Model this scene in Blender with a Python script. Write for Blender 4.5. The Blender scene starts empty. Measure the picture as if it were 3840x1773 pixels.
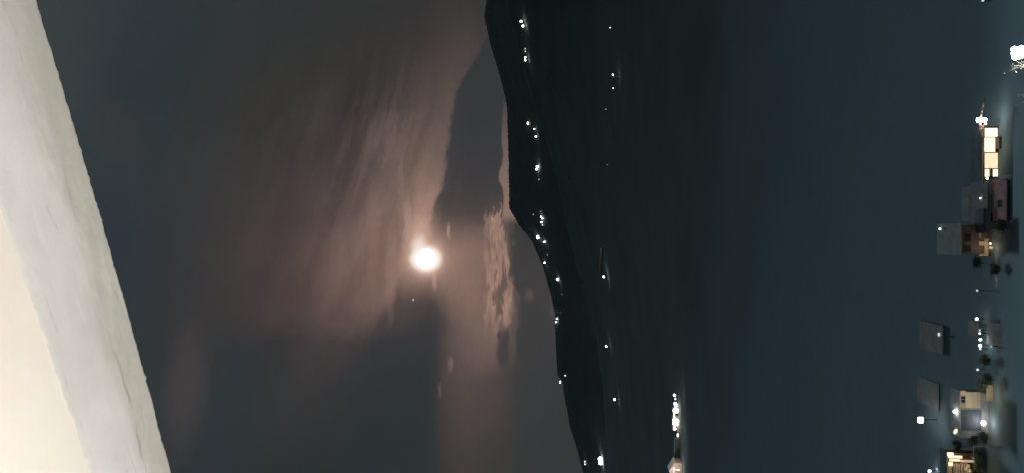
import bpy, bmesh, math, random
import numpy as np
from mathutils import Vector, Matrix, noise as mnoise

random.seed(7)
np.random.seed(7)
D = bpy.data
SC = bpy.context.scene
COL = SC.collection

# ------------------------------------------------------------------ camera
EYE = 62.0                       # eye height above the valley floor (m)
PITCH = math.atan(230 / 3014.0)  # looking slightly up
FOC = 3014.0                     # focal length in photo pixels
cam_d = D.cameras.new('camera')
cam_d.sensor_width = 36.0
cam_d.sensor_fit = 'HORIZONTAL'
cam_d.lens = 36.0 * FOC / 3840.0
cam_d.clip_start = 0.05
cam_d.clip_end = 60000
cam = D.objects.new('camera', cam_d)
COL.objects.link(cam)
cp, sp = math.cos(PITCH), math.sin(PITCH)
F = Vector((0, cp, sp)); U = Vector((0, -sp, cp)); R = Vector((1, 0, 0))
# the phone was held on its side: photo left is up, photo top is to the right
m = Matrix((( -U).to_tuple(), R.to_tuple(), (-F).to_tuple())).transposed().to_4x4()
m.translation = Vector((0, 0, EYE))
cam.matrix_world = m
SC.camera = cam


def ray(px, py):
    a = (886.5 - py) / FOC
    b = (1920 - px) / FOC
    return (F + U * b + R * a)


def azel(px, py):
    d = ray(px, py).normalized()
    return math.degrees(math.atan2(d.x, d.y)), math.degrees(math.asin(d.z))


def lin(h, k=1.0):
    h = h.lstrip('#')
    o = []
    for i in (0, 2, 4):
        c = int(h[i:i + 2], 16) / 255
        o.append((c / 12.92 if c <= 0.04045 else ((c + 0.055) / 1.055) ** 2.4) * k)
    return tuple(o) + (1.0,)


# ------------------------------------------------------------------ exposure
SC.view_settings.view_transform = 'Standard'
SC.view_settings.look = 'None'
SC.view_settings.gamma = 1
SC.view_settings.exposure = 0
SC.view_settings.use_curve_mapping = False
SC.cycles.max_bounces = 5
SC.cycles.diffuse_bounces = 2
SC.cycles.volume_bounces = 0
SC.cycles.use_denoising = True

# ------------------------------------------------------------------ world: moonlit night sky with thin cloud
W = D.worlds.new('World')
SC.world = W
W.use_nodes = True
nt = W.node_tree
nt.nodes.clear()
N = nt.nodes
L = nt.links


def nn(t, **kw):
    n = N.new(t)
    for k, v in kw.items():
        setattr(n, k, v)
    return n


def setin(n, i, v):
    if hasattr(v, 'is_output'):
        L.new(v, n.inputs[i])
    else:
        n.inputs[i].default_value = v


def mth(op, a, b=None, c=None, clamp=False):
    n = nn('ShaderNodeMath', operation=op, use_clamp=clamp)
    setin(n, 0, a)
    if b is not None: setin(n, 1, b)
    if c is not None: setin(n, 2, c)
    return n.outputs[0]


def vmth(op, a, b=None):
    n = nn('ShaderNodeVectorMath', operation=op)
    setin(n, 0, a)
    if b is not None:
        if op == 'SCALE': setin(n, 3, b)
        else: setin(n, 1, b)
    return n.outputs['Value'] if op in ('LENGTH', 'DOT_PRODUCT', 'DISTANCE') else n.outputs[0]


def sstep(x, lo, hi):
    n = nn('ShaderNodeMapRange', interpolation_type='SMOOTHSTEP')
    setin(n, 0, x); setin(n, 1, lo); setin(n, 2, hi)
    n.inputs[3].default_value = 0; n.inputs[4].default_value = 1
    return n.outputs[0]


def over(base, col, mask):
    n = nn('ShaderNodeMix', data_type='RGBA', blend_type='MIX')
    setin(n, 0, mask); setin(n, 6, base); setin(n, 7, col)
    return n.outputs[2]


tc = nn('ShaderNodeTexCoord')
sx = nn('ShaderNodeSeparateXYZ')
L.new(tc.outputs['Generated'], sx.inputs[0])
DEG = 180 / math.pi
az0 = mth('MULTIPLY', mth('ARCTAN2', sx.outputs[0], sx.outputs[1]), DEG)
el0 = mth('MULTIPLY', mth('ARCSINE', sx.outputs[2]), DEG)


def noise2(az, el, sa, se, scale, detail, rough=0.55, off=0.0):
    c = nn('ShaderNodeCombineXYZ')
    L.new(mth('MULTIPLY', az, sa), c.inputs[0])
    L.new(mth('MULTIPLY', el, se), c.inputs[1])
    c.inputs[2].default_value = off
    t = nn('ShaderNodeTexNoise')
    t.inputs['Scale'].default_value = scale
    t.inputs['Detail'].default_value = detail
    t.inputs['Roughness'].default_value = rough
    L.new(c.outputs[0], t.inputs['Vector'])
    return t.outputs['Fac']


# gentle warps (degrees)
w1 = mth('MULTIPLY', mth('SUBTRACT', noise2(az0, el0, .5, 1.3, .35, 3, off=3.1), .5), 2.2)
w2 = mth('MULTIPLY', mth('SUBTRACT', noise2(az0, el0, 1.2, 2.6, 1.1, 4, off=7.7), .5), 0.9)
w3 = mth('MULTIPLY', mth('SUBTRACT', noise2(az0, el0, 1.0, 2.4, 1.1, 4, off=17.7), .5), 1.4)
el = mth('ADD', el0, mth('MULTIPLY', w1, 0.5))
elw = mth('ADD', el0, mth('MULTIPLY', w2, 0.7))
azw = mth('ADD', az0, w3)

ELLO, ELHI = -2.0, 42.0


def elpos(px, py):
    return (azel(px, py)[1] - ELLO) / (ELHI - ELLO)


COLS = [
    (0, [(150, '3d4446'), (700, '343a3c'), (1100, '343737'), (1400, '353535'), (1650, '393636'), (1780, '3a3836'), (1830, '373838')]),
    (200, [(260, '3a4244'), (450,'343b3e'), (700, '353a3b'), (1000, '383837'), (1300, '393635'), (1550, '3f3a38'), (1680, '4a423f'), (1750, '4e4542'), (1800, '463f3e'), (1870, '3a3838')]),
    (400, [(320, '363e41'), (600, '353b3d'), (900, '3b3938'), (1150, '403b39'), (1350, '3e3938'), (1500, '453e3c'), (1560, '4e4441'), (1620, '5b4e4a'), (1690, '625550'), (1740, '5a4f4b'), (1850, '4b4444')]),
    (600, [(350, '343c40'), (600, '363b3d'), (850, '3e3c3c'), (1050, '443e3d'), (1250, '4b4342'), (1400, '574b47'), (1500, '6c5c56'), (1570, '7b665b'), (1640, '74625a'), (1690, '665650'), (1760, '5e514e'), (1870, '524848')]),
    (780, [(380, '2f393f'), (600, '363a3d'), (850, '413c3d'), (1050, '4a4140'), (1200, '524744'), (1330, '63534e'), (1430, '7b655e'), (1530, '8b7268'), (1620, '967a6e'), (1720, '6b5a55'), (1850, '6a5852')]),
    (880, [(390, '2f393f'), (650, '383a3c'), (850, '443e3d'), (1050, '4e4442'), (1200, '5f4f4b'), (1350, '7a635c'), (1450, '8a6f66'), (1530, '93766b'), (1620, '9a7c6f'), (1700, '866b61'), (1800, '82685f'), (1900, '5a4d49')]),
    (970, [(400, '313a3f'), (700, '3a3a3c'), (1000, '4b4241'), (1200, '624f4b'), (1350, '7b625b'), (1450, '8a6e65'), (1530, '957669'), (1640, '9c7d70'), (1700, '96776a'), (1760, '8c7065'), (1830, '866c61'), (1900, '7a635a'), (1960, '4c4543'), (2050, '3e3e3e')]),
    (1120, [(420, '303a3f'), (700, '3a3a3b'), (950, '443d3d'), (1150, '564845'), (1300, '6f5a54'), (1400, '7f675f'), (1500, '7a625a'), (1600, '795f57'), (1670, '7d645b'), (1750, '8c7065'), (1820, '866b61'), (1920, '6a5751'), (2000, '4a4343'), (2080, '3c3d3e')]),
    (1250, [(500, '313839'), (700, '3a3a3b'), (900, '33393c'), (1050, '3a3939'), (1150, '464041'), (1280, '4a4342'), (1400, '443f3f'), (1500, '403c3d'), (1600, '433d3d'), (1660, '5a4d48'), (1750, '72605a'), (1850, '826c62'), (1900, '5f524e'), (2000, '443f40'), (2090, '383b3d')]),
    (1450, [(530, '333a3d'), (700, '393b3c'), (780, '353a3d'), (950, '343a3c'), (1150, '3b393a'), (1300, '3c3939'), (1400, '353738'), (1550, '333638'), (1620, '3d3a3a'), (1660, '4d4542'), (1750, '5a4d48'), (1850, '534846'), (1930, '443f3e'), (2050, '3a3b3c')]),
    (1773, [(650, '31383a'), (800, '2f3639'), (1000, '2e3434'), (1200, '2e3333'), (1400, '2d3336'), (1600, '333534'), (1660, '3b3938'), (1750, '453f3d'), (1850, '403c3a'), (1950, '3a3937'), (2100, '363839')]),
]
azm = mth('ADD', az0, mth('MULTIPLY', mth('SUBTRACT', noise2(az0, el0, .5, .5, .42, 3, off=33.0), .5), 4.5))
azm = mth('ADD', azm, mth('MULTIPLY', mth('SUBTRACT', el0, 10.3), .10))
eln = nn('ShaderNodeMapRange')
setin(eln, 0, el); eln.inputs[1].default_value = ELLO; eln.inputs[2].default_value = ELHI
prev = None
prev_az = None
BASE = lin('343b3e')
sky = None
for py, stops in COLS:
    rp = nn('ShaderNodeValToRGB')
    rp.color_ramp.interpolation = 'EASE' if False else 'LINEAR'
    e = rp.color_ramp.elements
    pts = sorted([(elpos(px, py), lin(c[:6])) for px, c in stops])
    pts = [(0.0, pts[0][1])] + pts + [(1.0, lin('343c3f'))]
    while len(e) < len(pts): e.new(0.5)
    for i, (p, c) in enumerate(pts):
        e[i].position = p
    for i, (p, c) in enumerate(pts):
        e[i].position = p; e[i].color = c
    L.new(eln.outputs[0], rp.inputs[0])
    a = azel(1500, py)[0]
    if sky is None:
        sky = rp.outputs[0]
    else:
        mrl = nn('ShaderNodeMapRange')
        setin(mrl, 0, azm); mrl.inputs[1].default_value = prev_az; mrl.inputs[2].default_value = a
        sky = over(sky, rp.outputs[0], mrl.outputs[0])
    prev_az = a
# beyond the moon's glow the night sky settles to its even tone
sky = over(sky, BASE, sstep(mth('ABSOLUTE', az0), 20.0, 45.0))


def curve(pts):
    """el (deg) of an edge as a function of az, from photo points (px, py)."""
    q = sorted([azel(px, py) for px, py in pts])
    n = nn('ShaderNodeFloatCurve')
    mr = nn('ShaderNodeMapRange')
    setin(mr, 0, azw if False else az0)
    mr.inputs[1].default_value = -25; mr.inputs[2].default_value = 25
    c = n.mapping.curves[0]
    P = [((a + 25) / 50, (e - ELLO) / (ELHI - ELLO)) for a, e in q]
    c.points[0].location = P[0]; c.points[1].location = P[-1]
    for p in P[1:-1]:
        c.points.new(*p)
    n.mapping.update()
    n.inputs[0].default_value = 1.0
    L.new(mr.outputs[0], n.inputs[1])
    return mth('ADD', mth('MULTIPLY', n.outputs[0], ELHI - ELLO), ELLO)


def azf(py, px=1700):
    return azel(px, py)[0]


def colramp(stops, px=1700):
    """colour as a function of az, stops (py, hex)."""
    rp = nn('ShaderNodeValToRGB')
    e = rp.color_ramp.elements
    pts = sorted([((azf(py, px) + 25) / 50, lin(c)) for py, c in stops])
    while len(e) < len(pts): e.new(0.5)
    for i, (p, c) in enumerate(pts): e[i].position = p
    for i, (p, c) in enumerate(pts): e[i].position = p; e[i].color = c
    mr = nn('ShaderNodeMapRange')
    setin(mr, 0, az0); mr.inputs[1].default_value = -25; mr.inputs[2].default_value = 25
    L.new(mr.outputs[0], rp.inputs[0])
    return rp.outputs[0]


PX = 1 / 52.6  # degrees per photo pixel


def below(edge, soft, e=None):   # 1 below the edge line
    return sstep(mth('SUBTRACT', edge, e if e is not None else elw), -soft * PX, soft * PX)


def mulm(*a):
    r = a[0]
    for b in a[1:]:
        r = mth('MULTIPLY', r, b)
    return r


def azwin(py_hi, py_lo, s_hi, s_lo):
    """1 between photo rows py_hi (top) and py_lo (bottom) with soft ends"""
    a = sstep(az0, azf(py_lo + s_lo), azf(py_lo - s_lo))
    b = mth('SUBTRACT', 1.0, sstep(az0, azf(py_hi + s_hi), azf(py_hi - s_hi)))
    return mulm(a, b)


# dark clear gap between the cloud fan and the ridge
gtop = curve([(1880, 60), (1823, 144), (1770, 242), (1716, 333), (1693, 439), (1680, 545), (1668, 659), (1655, 712), (1628, 757), (1616, 818), (1614, 900), (1614, 1000)])
gcol = colramp([(100, '383938'), (300, '37393a'), (500, '3a3b3d'), (650, '403d3f'), (760, '484142'), (880, '5e504d')])
sky = over(sky, gcol, mulm(below(gtop, 11), azwin(120, 860, 60, 75)))
# dark wedge under the moon
wtop = curve([(1520, 900), (1510, 990), (1482, 1078), (1450, 1150), (1390, 1250), (1320, 1350), (1270, 1450), (1240, 1773)])
wbot = curve([(1560, 900), (1590, 1010), (1636, 1060), (1655, 1120), (1662, 1200), (1648, 1350), (1638, 1500), (1632, 1773)])
wcol = colramp([(1010, '544848'), (1120, '443f41'), (1250, '3a3a3c'), (1400, '34373a'), (1600, '2f3537')])
wsel = mth('SUBTRACT', 1.0, sstep(azm, azf(1290), azf(1060)))
wm = mth('ADD', mulm(below(wtop, 18), mth('SUBTRACT', 1.0, wsel)), mulm(below(wtop, 150), wsel))
sky = over(sky, wcol, mulm(wm, mth('SUBTRACT', 1.0, below(wbot, 42)), mth('SUBTRACT', 1.0, sstep(az0, azf(1165), azf(995))), 0.9))
# streaks in the bright fan: soft fibres running sideways
fib = noise2(az0, mth('ADD', elw, mth('MULTIPLY', az0, .26)), .14, 1.15, 1.0, 3, .5, off=1.7)
fmask = mulm(sstep(fib, .42, .68), sstep(mth('MULTIPLY', mth('ABSOLUTE', mth('SUBTRACT', el0, azel(1450, 800)[1])), 1.0), 6.5, 0.5), azwin(350, 1080, 250, 70))
sky = over(sky, lin('a08378'), mulm(fmask, .18))
# broad slanting layers inside the fan
lay = noise2(az0, mth('ADD', elw, mth('MULTIPLY', az0, .30)), .10, .42, 1.0, 3, .5, off=21.0)
lfac = mth('ADD', 1.0, mulm(mth('SUBTRACT', lay, .5), azwin(260, 1200, 240, 150), sstep(mth('ABSOLUTE', mth('SUBTRACT', el0, azel(1350, 800)[1])), 9.0, 3.0), 1.1))
sky = vmth('SCALE', sky, lfac)


# faint grey cloud high on the left
def ell(px, py, rx, ry, soft, e=None, a=None, tilt=0.0):
    ca, ce = azel(px, py)
    da = mth('SUBTRACT', a if a is not None else az0, ca)
    de = mth('SUBTRACT', e if e is not None else elw, ce)
    if tilt:
        de = mth('SUBTRACT', de, mth('MULTIPLY', da, tilt))
    c = nn('ShaderNodeCombineXYZ')
    L.new(mth('DIVIDE', da, ry * PX), c.inputs[0]); L.new(mth('DIVIDE', de, rx * PX), c.inputs[1])
    return sstep(vmth('LENGTH', c.outputs[0]), 1 + soft, max(0.0, 1 - soft))


sky = over(sky, lin('474344'), mulm(ell(700, 1440, 60, 210, .6, e=el), .8))
sky = over(sky, lin('3f3c3d'), mulm(ell(430, 480, 70, 90, .9, e=el), .5))
sky = over(sky, lin('2a3539'), mulm(ell(560, 200, 160, 260, .9, e=el), .35))
# far sky under the broken cloud, down to the ridge
ebot = curve([(1905, 700), (1908, 800), (1912, 930), (1903, 1000), (1918, 1060), (1938, 1100), (1950, 1180), (1935, 1260), (1925, 1350), (1930, 1500), (1940, 1773)])
ecol = colramp([(800, '3b3939'), (900, '3f3c3b'), (1050, '444040'), (1200, '423f3f'), (1500, '3b3b3c'), (1700, '38393a')])
sky = over(sky, ecol, mulm(below(ebot, 16, e=elw), sstep(az0, azf(700), azf(780)), mth('SUBTRACT', 1.0, mth('MULTIPLY', sstep(az0, azf(1250), azf(1400)), .6))))
# broken bright cloud hugging the ridge line
cw = mth('ADD', el0, mth('MULTIPLY', mth('SUBTRACT', noise2(az0, el0, .9, 1.2, .9, 3, .6, off=41.0), .5), .7))
cn = noise2(az0, cw, .34, 1.7, 1.2, 3, .55, off=6.1)
cn2 = noise2(az0, cw, .5, 2.4, 3.0, 4, .6, off=9.4)
reg = mth('MAXIMUM', ell(1868, 850, 40, 85, .5, a=azw), mth('MAXIMUM', ell(1866, 1030, 44, 170, .5, a=azw, tilt=-.10), ell(1890, 1150, 36, 110, .6, a=azw)))
cm = mulm(reg, sstep(mth('ADD', cn, mth('MULTIPLY', reg, .06)), .46, .61))
sky = over(sky, lin('675550'), mulm(reg, .6))
sky = over(sky, lin('a68573'), mulm(cm, .85))
sky = over(sky, lin('c4a08c'), mulm(cm, sstep(cn2, .50, .64), .6))
# clear dark hole in that cloud
sky = over(sky, lin('473f41'), mulm(ell(1888, 1300, 22, 80, .35, a=azw), .85))
sky = over(sky, lin('63544f'), mulm(ell(1925, 1240, 14, 100, .7, a=azw), .6))
# thin lit fringe of cloud just over the ridge
fr = curve([(1893, 330), (1889, 380), (1884, 450), (1881, 520), (1886, 600), (1874, 640), (1870, 670), (1885, 710), (1888, 770), (1878, 830)])
fcol = colramp([(370, '4e4647'), (470, '625655'), (580, '7b6863'), (680, '8a716a'), (760, '987c70')])
fel = mth('ADD', el0, mth('MULTIPLY', w2, .12))
sky = over(sky, fcol, mulm(below(fr, 5, e=fel), azwin(375, 825, 35, 25), .92))
# wisps
for (x, y, rx, ry, c, k) in [(1683, 866, 7, 26, 'b08f80', .8), (1627, 1055, 9, 30, 'b9988a', .5), (1821, 860, 6, 60, '93776b', .7),
                             (1823, 970, 9, 40, 'a28372', .8), (1827, 1035, 8, 34, 'ab8c7b', .8), (1691, 1364, 9, 26, '8a746d', .55),
                             (1649, 1466, 6, 26, '655a57', .7), (2074, 1150, 14, 42, '504e4e', .8), (1982, 1105, 16, 22, '6a5954', .6),
                             (1466, 1020, 20, 150, '94776d', .55), (1400, 900, 22, 200, '8c7067', .4), (1527, 850, 14, 90, 'b5968a', .6),
                             (1505, 760, 12, 130, '94796e', .4)]:
    sky = over(sky, lin(c), mulm(ell(x, y, rx, ry, .6), k))
# light of the moon scattered by the thin cloud around it
mdir = ray(1597, 968).normalized()
ang = mth('MULTIPLY', mth('ARCCOSINE', vmth('DOT_PRODUCT', tc.outputs['Generated'], tuple(mdir))), DEG)
g1 = mth('MULTIPLY', mth('EXPONENT', mth('MULTIPLY', mth('SUBTRACT', ang, 0.92), -3.2)), .62)
g2 = mth('MULTIPLY', mth('EXPONENT', mth('MULTIPLY', ang, -0.65)), .10)
gl = nn('ShaderNodeCombineXYZ')
gs = mth('ADD', g1, g2)
gs = mth('MINIMUM', gs, 3.0)
L.new(gs, gl.inputs[0]); L.new(mth('MULTIPLY', gs, .70), gl.inputs[1]); L.new(mth('MULTIPLY', gs, .56), gl.inputs[2])
sky = vmth('ADD', sky, gl.outputs[0])
# bright lit cloud tail to the upper side of the moon
sky = over(sky, lin('b5917f'), mulm(ell(1585, 830, 40, 120, .95, e=el0), .5))
sky = over(sky, lin('deb5a1'), mulm(ell(1576, 885, 32, 60, .95, e=el0), .7))
sky = over(sky, (1.0, .84, .72, 1), mulm(ell(1571, 922, 24, 34, .75, e=el0), .9))
sky = over(sky, (1.1, 1.0, .92, 1), ell(1597, 968, 54, 45, .3, e=mth('ADD', el0, mth('MULTIPLY', w2, .25))))

# sensor-scale mottling of the thin cloud
mott = noise2(az0, el0, 1.0, 1.6, 2.2, 4, .6, off=12.0)
mm = mth('ADD', mth('MULTIPLY', mott, .17), .80)
sky = vmth('SCALE', sky, mm)
bg = nn('ShaderNodeBackground')
L.new(sky, bg.inputs[0]); bg.inputs[1].default_value = 1.0
wo = nn('ShaderNodeOutputWorld')
L.new(bg.outputs[0], wo.inputs[0])
W.cycles.sampling_method = 'MANUAL'
W.cycles.sample_map_resolution = 512

# ------------------------------------------------------------------ moonlight
sd = D.lights.new('moonlight', 'SUN')
sd.energy = 1.5
sd.angle = math.radians(5)
sd.color = (0.70, 0.90, 1.0)
so = D.objects.new('moonlight', sd)
COL.objects.link(so)
# the lamp stands two degrees above the moon's centre so that the moon ball itself does not shade the valley
sundir = (mdir + Vector((0, 0, math.tan(math.radians(2.2))))).normalized()
so.rotation_euler = sundir.to_track_quat('Z', 'Y').to_euler()
so.location = (0, 0, 400)


# ------------------------------------------------------------------ materials
def mat(name, col, rough=.85, var=.25, scale=3.0, bump=0.0, emit=None, estr=0.0, metallic=0.0, col2=None, detail=5, objspace=True):
    M = D.materials.new(name)
    M.use_nodes = True
    t = M.node_tree
    b = t.nodes['Principled BSDF']
    b.inputs['Roughness'].default_value = rough
    b.inputs['Metallic'].default_value = metallic
    tcn = t.nodes.new('ShaderNodeTexCoord')
    no = t.nodes.new('ShaderNodeTexNoise')
    no.inputs['Scale'].default_value = scale
    no.inputs['Detail'].default_value = detail
    no.inputs['Roughness'].default_value = .6
    t.links.new(tcn.outputs['Object'], no.inputs['Vector'])
    rp = t.nodes.new('ShaderNodeValToRGB')
    c1 = tuple(max(0, c * (1 - var)) for c in col[:3]) + (1,)
    c2 = tuple(min(1, c * (1 + var)) for c in (col2 or col)[:3]) + (1,)
    rp.color_ramp.elements[0].color = c1; rp.color_ramp.elements[0].position = .3
    rp.color_ramp.elements[1].color = c2; rp.color_ramp.elements[1].position = .7
    t.links.new(no.outputs['Fac'], rp.inputs[0])
    t.links.new(rp.outputs[0], b.inputs['Base Color'])
    if bump:
        bp = t.nodes.new('ShaderNodeBump')
        bp.inputs['Strength'].default_value = bump
        bp.inputs['Distance'].default_value = .02
        t.links.new(no.outputs['Fac'], bp.inputs['Height'])
        t.links.new(bp.outputs[0], b.inputs['Normal'])
    if emit is not None:
        b.inputs['Emission Color'].default_value = tuple(emit[:3]) + (1,)
        b.inputs['Emission Strength'].default_value = estr
    return M


def dull(M_):
    M_.node_tree.nodes['Principled BSDF'].inputs['Specular IOR Level'].default_value = 0.0
    return M_


def lamp_mat(name, col, s):
    M = D.materials.new(name)
    M.use_nodes = True
    b = M.node_tree.nodes['Principled BSDF']
    b.inputs['Base Color'].default_value = (.8, .8, .8, 1)
    b.inputs['Emission Color'].default_value = tuple(col) + (1,)
    b.inputs['Emission Strength'].default_value = s
    return M


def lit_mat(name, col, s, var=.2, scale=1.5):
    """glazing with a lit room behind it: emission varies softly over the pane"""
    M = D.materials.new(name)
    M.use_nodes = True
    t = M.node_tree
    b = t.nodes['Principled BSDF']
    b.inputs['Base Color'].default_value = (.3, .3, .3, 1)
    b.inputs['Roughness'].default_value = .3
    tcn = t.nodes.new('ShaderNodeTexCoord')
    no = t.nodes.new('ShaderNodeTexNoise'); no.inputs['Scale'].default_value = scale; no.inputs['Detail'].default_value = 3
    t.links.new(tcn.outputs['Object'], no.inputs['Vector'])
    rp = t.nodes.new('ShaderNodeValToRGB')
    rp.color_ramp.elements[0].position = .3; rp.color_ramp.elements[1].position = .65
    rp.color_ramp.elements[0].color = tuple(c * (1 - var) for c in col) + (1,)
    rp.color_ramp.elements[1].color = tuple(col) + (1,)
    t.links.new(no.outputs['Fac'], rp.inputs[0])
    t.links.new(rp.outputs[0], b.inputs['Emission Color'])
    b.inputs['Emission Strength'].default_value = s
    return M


M = {}
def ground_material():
    # moonlight falloff put into the colour: paler near the town, darker up the valley
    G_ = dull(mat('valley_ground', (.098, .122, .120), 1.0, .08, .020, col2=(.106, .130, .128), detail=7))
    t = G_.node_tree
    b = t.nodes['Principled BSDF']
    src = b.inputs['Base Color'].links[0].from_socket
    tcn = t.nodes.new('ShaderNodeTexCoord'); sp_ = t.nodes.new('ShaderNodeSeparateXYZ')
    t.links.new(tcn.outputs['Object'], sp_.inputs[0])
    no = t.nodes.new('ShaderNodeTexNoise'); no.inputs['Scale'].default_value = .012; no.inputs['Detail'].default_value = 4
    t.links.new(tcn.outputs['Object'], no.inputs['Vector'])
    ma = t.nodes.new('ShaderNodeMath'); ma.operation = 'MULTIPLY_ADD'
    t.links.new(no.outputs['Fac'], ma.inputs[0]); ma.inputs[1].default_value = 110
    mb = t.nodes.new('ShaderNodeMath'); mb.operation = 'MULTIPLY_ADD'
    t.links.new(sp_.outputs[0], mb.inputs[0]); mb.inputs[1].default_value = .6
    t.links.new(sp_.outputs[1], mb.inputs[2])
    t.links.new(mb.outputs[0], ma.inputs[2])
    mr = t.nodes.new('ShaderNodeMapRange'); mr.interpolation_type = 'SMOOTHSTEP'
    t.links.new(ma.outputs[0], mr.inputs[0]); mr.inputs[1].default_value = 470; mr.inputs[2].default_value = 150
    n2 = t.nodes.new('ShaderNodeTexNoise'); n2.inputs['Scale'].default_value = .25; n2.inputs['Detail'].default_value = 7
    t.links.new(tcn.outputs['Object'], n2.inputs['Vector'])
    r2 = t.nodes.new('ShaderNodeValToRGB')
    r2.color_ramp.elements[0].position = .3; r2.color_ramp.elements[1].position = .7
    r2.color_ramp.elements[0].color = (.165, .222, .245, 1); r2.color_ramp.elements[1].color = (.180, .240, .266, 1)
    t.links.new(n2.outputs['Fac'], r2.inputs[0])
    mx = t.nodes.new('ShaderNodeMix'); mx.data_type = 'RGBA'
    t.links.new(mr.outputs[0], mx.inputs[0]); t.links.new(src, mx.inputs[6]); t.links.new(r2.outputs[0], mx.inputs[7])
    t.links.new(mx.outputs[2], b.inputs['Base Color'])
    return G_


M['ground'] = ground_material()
M['wood'] = dull(mat('woodland_leaves', (.12, .15, .14), 1.0, .15, .05))
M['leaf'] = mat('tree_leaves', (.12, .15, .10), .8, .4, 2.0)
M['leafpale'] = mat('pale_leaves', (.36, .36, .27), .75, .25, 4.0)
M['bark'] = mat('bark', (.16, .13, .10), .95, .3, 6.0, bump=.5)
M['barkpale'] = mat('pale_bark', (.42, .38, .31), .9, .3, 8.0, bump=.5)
M['conc'] = mat('grey_concrete', (.20, .21, .21), .9, .2, .8)
M['roofpale'] = dull(mat('pale_sheet_roof', (.36, .37, .35), .7, .18, .5))
M['roofgrey'] = dull(mat('grey_roof', (.28, .27, .265), .8, .2, .6))
M['roofdark'] = dull(mat('dark_roof', (.15, .18, .19), .85, .25, .6))
M['roofred'] = dull(mat('maroon_roof', (.46, .27, .28), .8, .22, .7))
M['wallbrown'] = mat('brown_wall', (.13, .10, .09), .9, .25, .7)
M['walltan'] = mat('tan_render', (.50, .42, .31), .9, .2, .9)
M['wallcream'] = mat('cream_render', (.62, .56, .44), .9, .12, .9)
M['wallgrey'] = mat('grey_render', (.34, .35, .36), .9, .2, .9)
M['wood_dark'] = mat('dark_timber', (.12, .07, .04), .8, .3, 3.0)
M['orange'] = mat('orange_timber_eave', (.45, .22, .10), .8, .25, 2.0)
M['metal'] = mat('galvanised_metal', (.35, .36, .37), .5, .15, 6.0, metallic=.6)
M['darkdoor'] = mat('slate_blue_door', (.10, .12, .16), .6, .15, 1.0)
M['glassdark'] = mat('unlit_window', (.02, .03, .035), .15, .1, 1.0)
M['pinkcloth'] = mat('pink_cloth', (.62, .38, .33), .9, .2, 3.0)
M['paving'] = mat('pale_paving', (.40, .33, .28), .9, .25, .8)
M['white_lamp'] = lamp_mat('white_lamp_glass', (1.0, .98, .95), 24.0)
M['cool_lamp'] = lamp_mat('cool_lamp_glass', (.92, .97, 1.0), 22.0)
M['warm_lamp'] = lamp_mat('warm_lamp_glass', (1.0, .82, .55), 8.0)
M['dim_lamp'] = lamp_mat('dim_lamp_glass', (.62, .68, .68), 1.0)
M['dim_red'] = lamp_mat('dim_red_lamp_glass', (.8, .40, .25), .5)
M['mid_lamp'] = lamp_mat('mid_lamp_glass', (.85, .88, .9), 3.0)
M['purple_lamp'] = lamp_mat('lilac_lamp_glass', (.95, .85, 1.0), 5)
M['flood'] = lamp_mat('floodlight_glass', (1.0, .98, .92), 7.0)
M['floodbig'] = lamp_mat('floodlight_globe_glass', (1.0, .98, .92), 14.0)
M['pole'] = mat('dark_pole_paint', (.07, .075, .08), .7, .15, 4.0)
M['litpane'] = lit_mat('lit_shopfront_pane', (1.0, .93, .66), 1.35, .10)  # emission stands in for lamplight on the shop's front wall; also hall windows
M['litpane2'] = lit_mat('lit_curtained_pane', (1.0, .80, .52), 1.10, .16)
M['lityellow'] = lit_mat('lit_yellow_sign_panel', (1.0, .84, .50), 1.5, .25)
M['litpeach'] = lit_mat('lit_peach_pane', (1.0, .62, .42), .55, .35)  # glow put into shelf, post and awning in place of lamplight


# ------------------------------------------------------------------ helpers
def obj(name, me, parent=None, loc=None):
    o = D.objects.new(name, me)
    COL.objects.link(o)
    if parent is not None: o.parent = parent
    if loc is not None: o.location = loc
    return o


def thing(name, label, cat, loc=(0, 0, 0), group=None, rz=0.0):
    o = D.objects.new(name, None)
    COL.objects.link(o)
    o.location = loc
    o.rotation_euler = (0, 0, rz)
    o['label'] = label; o['category'] = cat
    if group: o['group'] = group
    o.empty_display_size = .2
    return o


def finish(name, bm, material, parent=None, smooth=False, loc=None, bevel=0.0):
    if bevel:
        bmesh.ops.bevel(bm, geom=list(bm.edges), offset=bevel, segments=1, affect='EDGES', clamp_overlap=True)
    me = D.meshes.new(name)
    bm.to_mesh(me); bm.free()
    if smooth:
        for p in me.polygons: p.use_smooth = True
    me.materials.append(material)
    return obj(name, me, parent, loc)


def box(bm, x0, x1, y0, y1, z0, z1):
    vs = [bm.verts.new((x, y, z)) for x in (x0, x1) for y in (y0, y1) for z in (z0, z1)]
    a, b, c, d, e, f, g, h = vs
    for q in ((a, b, d, c), (e, g, h, f), (a, e, f, b), (c, d, h, g), (a, c, g, e), (b, f, h, d)):
        bm.faces.new(q)
    return vs


def bx(name, x0, x1, y0, y1, z0, z1, material, parent=None, bevel=0.0):
    bm = bmesh.new()
    box(bm, x0, x1, y0, y1, z0, z1)
    return finish(name, bm, material, parent, bevel=bevel)


def tube(bm, p0, p1, r0, r1, seg=8, caps=True):
    p0 = Vector(p0); p1 = Vector(p1)
    d = (p1 - p0).normalized()
    a = d.orthogonal().normalized(); b = d.cross(a)
    A = []; B = []
    for i in range(seg):
        t = 2 * math.pi * i / seg
        v = a * math.cos(t) + b * math.sin(t)
        A.append(bm.verts.new(p0 + v * r0)); B.append(bm.verts.new(p1 + v * r1))
    for i in range(seg):
        j = (i + 1) % seg
        bm.faces.new((A[i], A[j], B[j], B[i]))
    if caps:
        bm.faces.new(A[::-1]); bm.faces.new(B)


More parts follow.
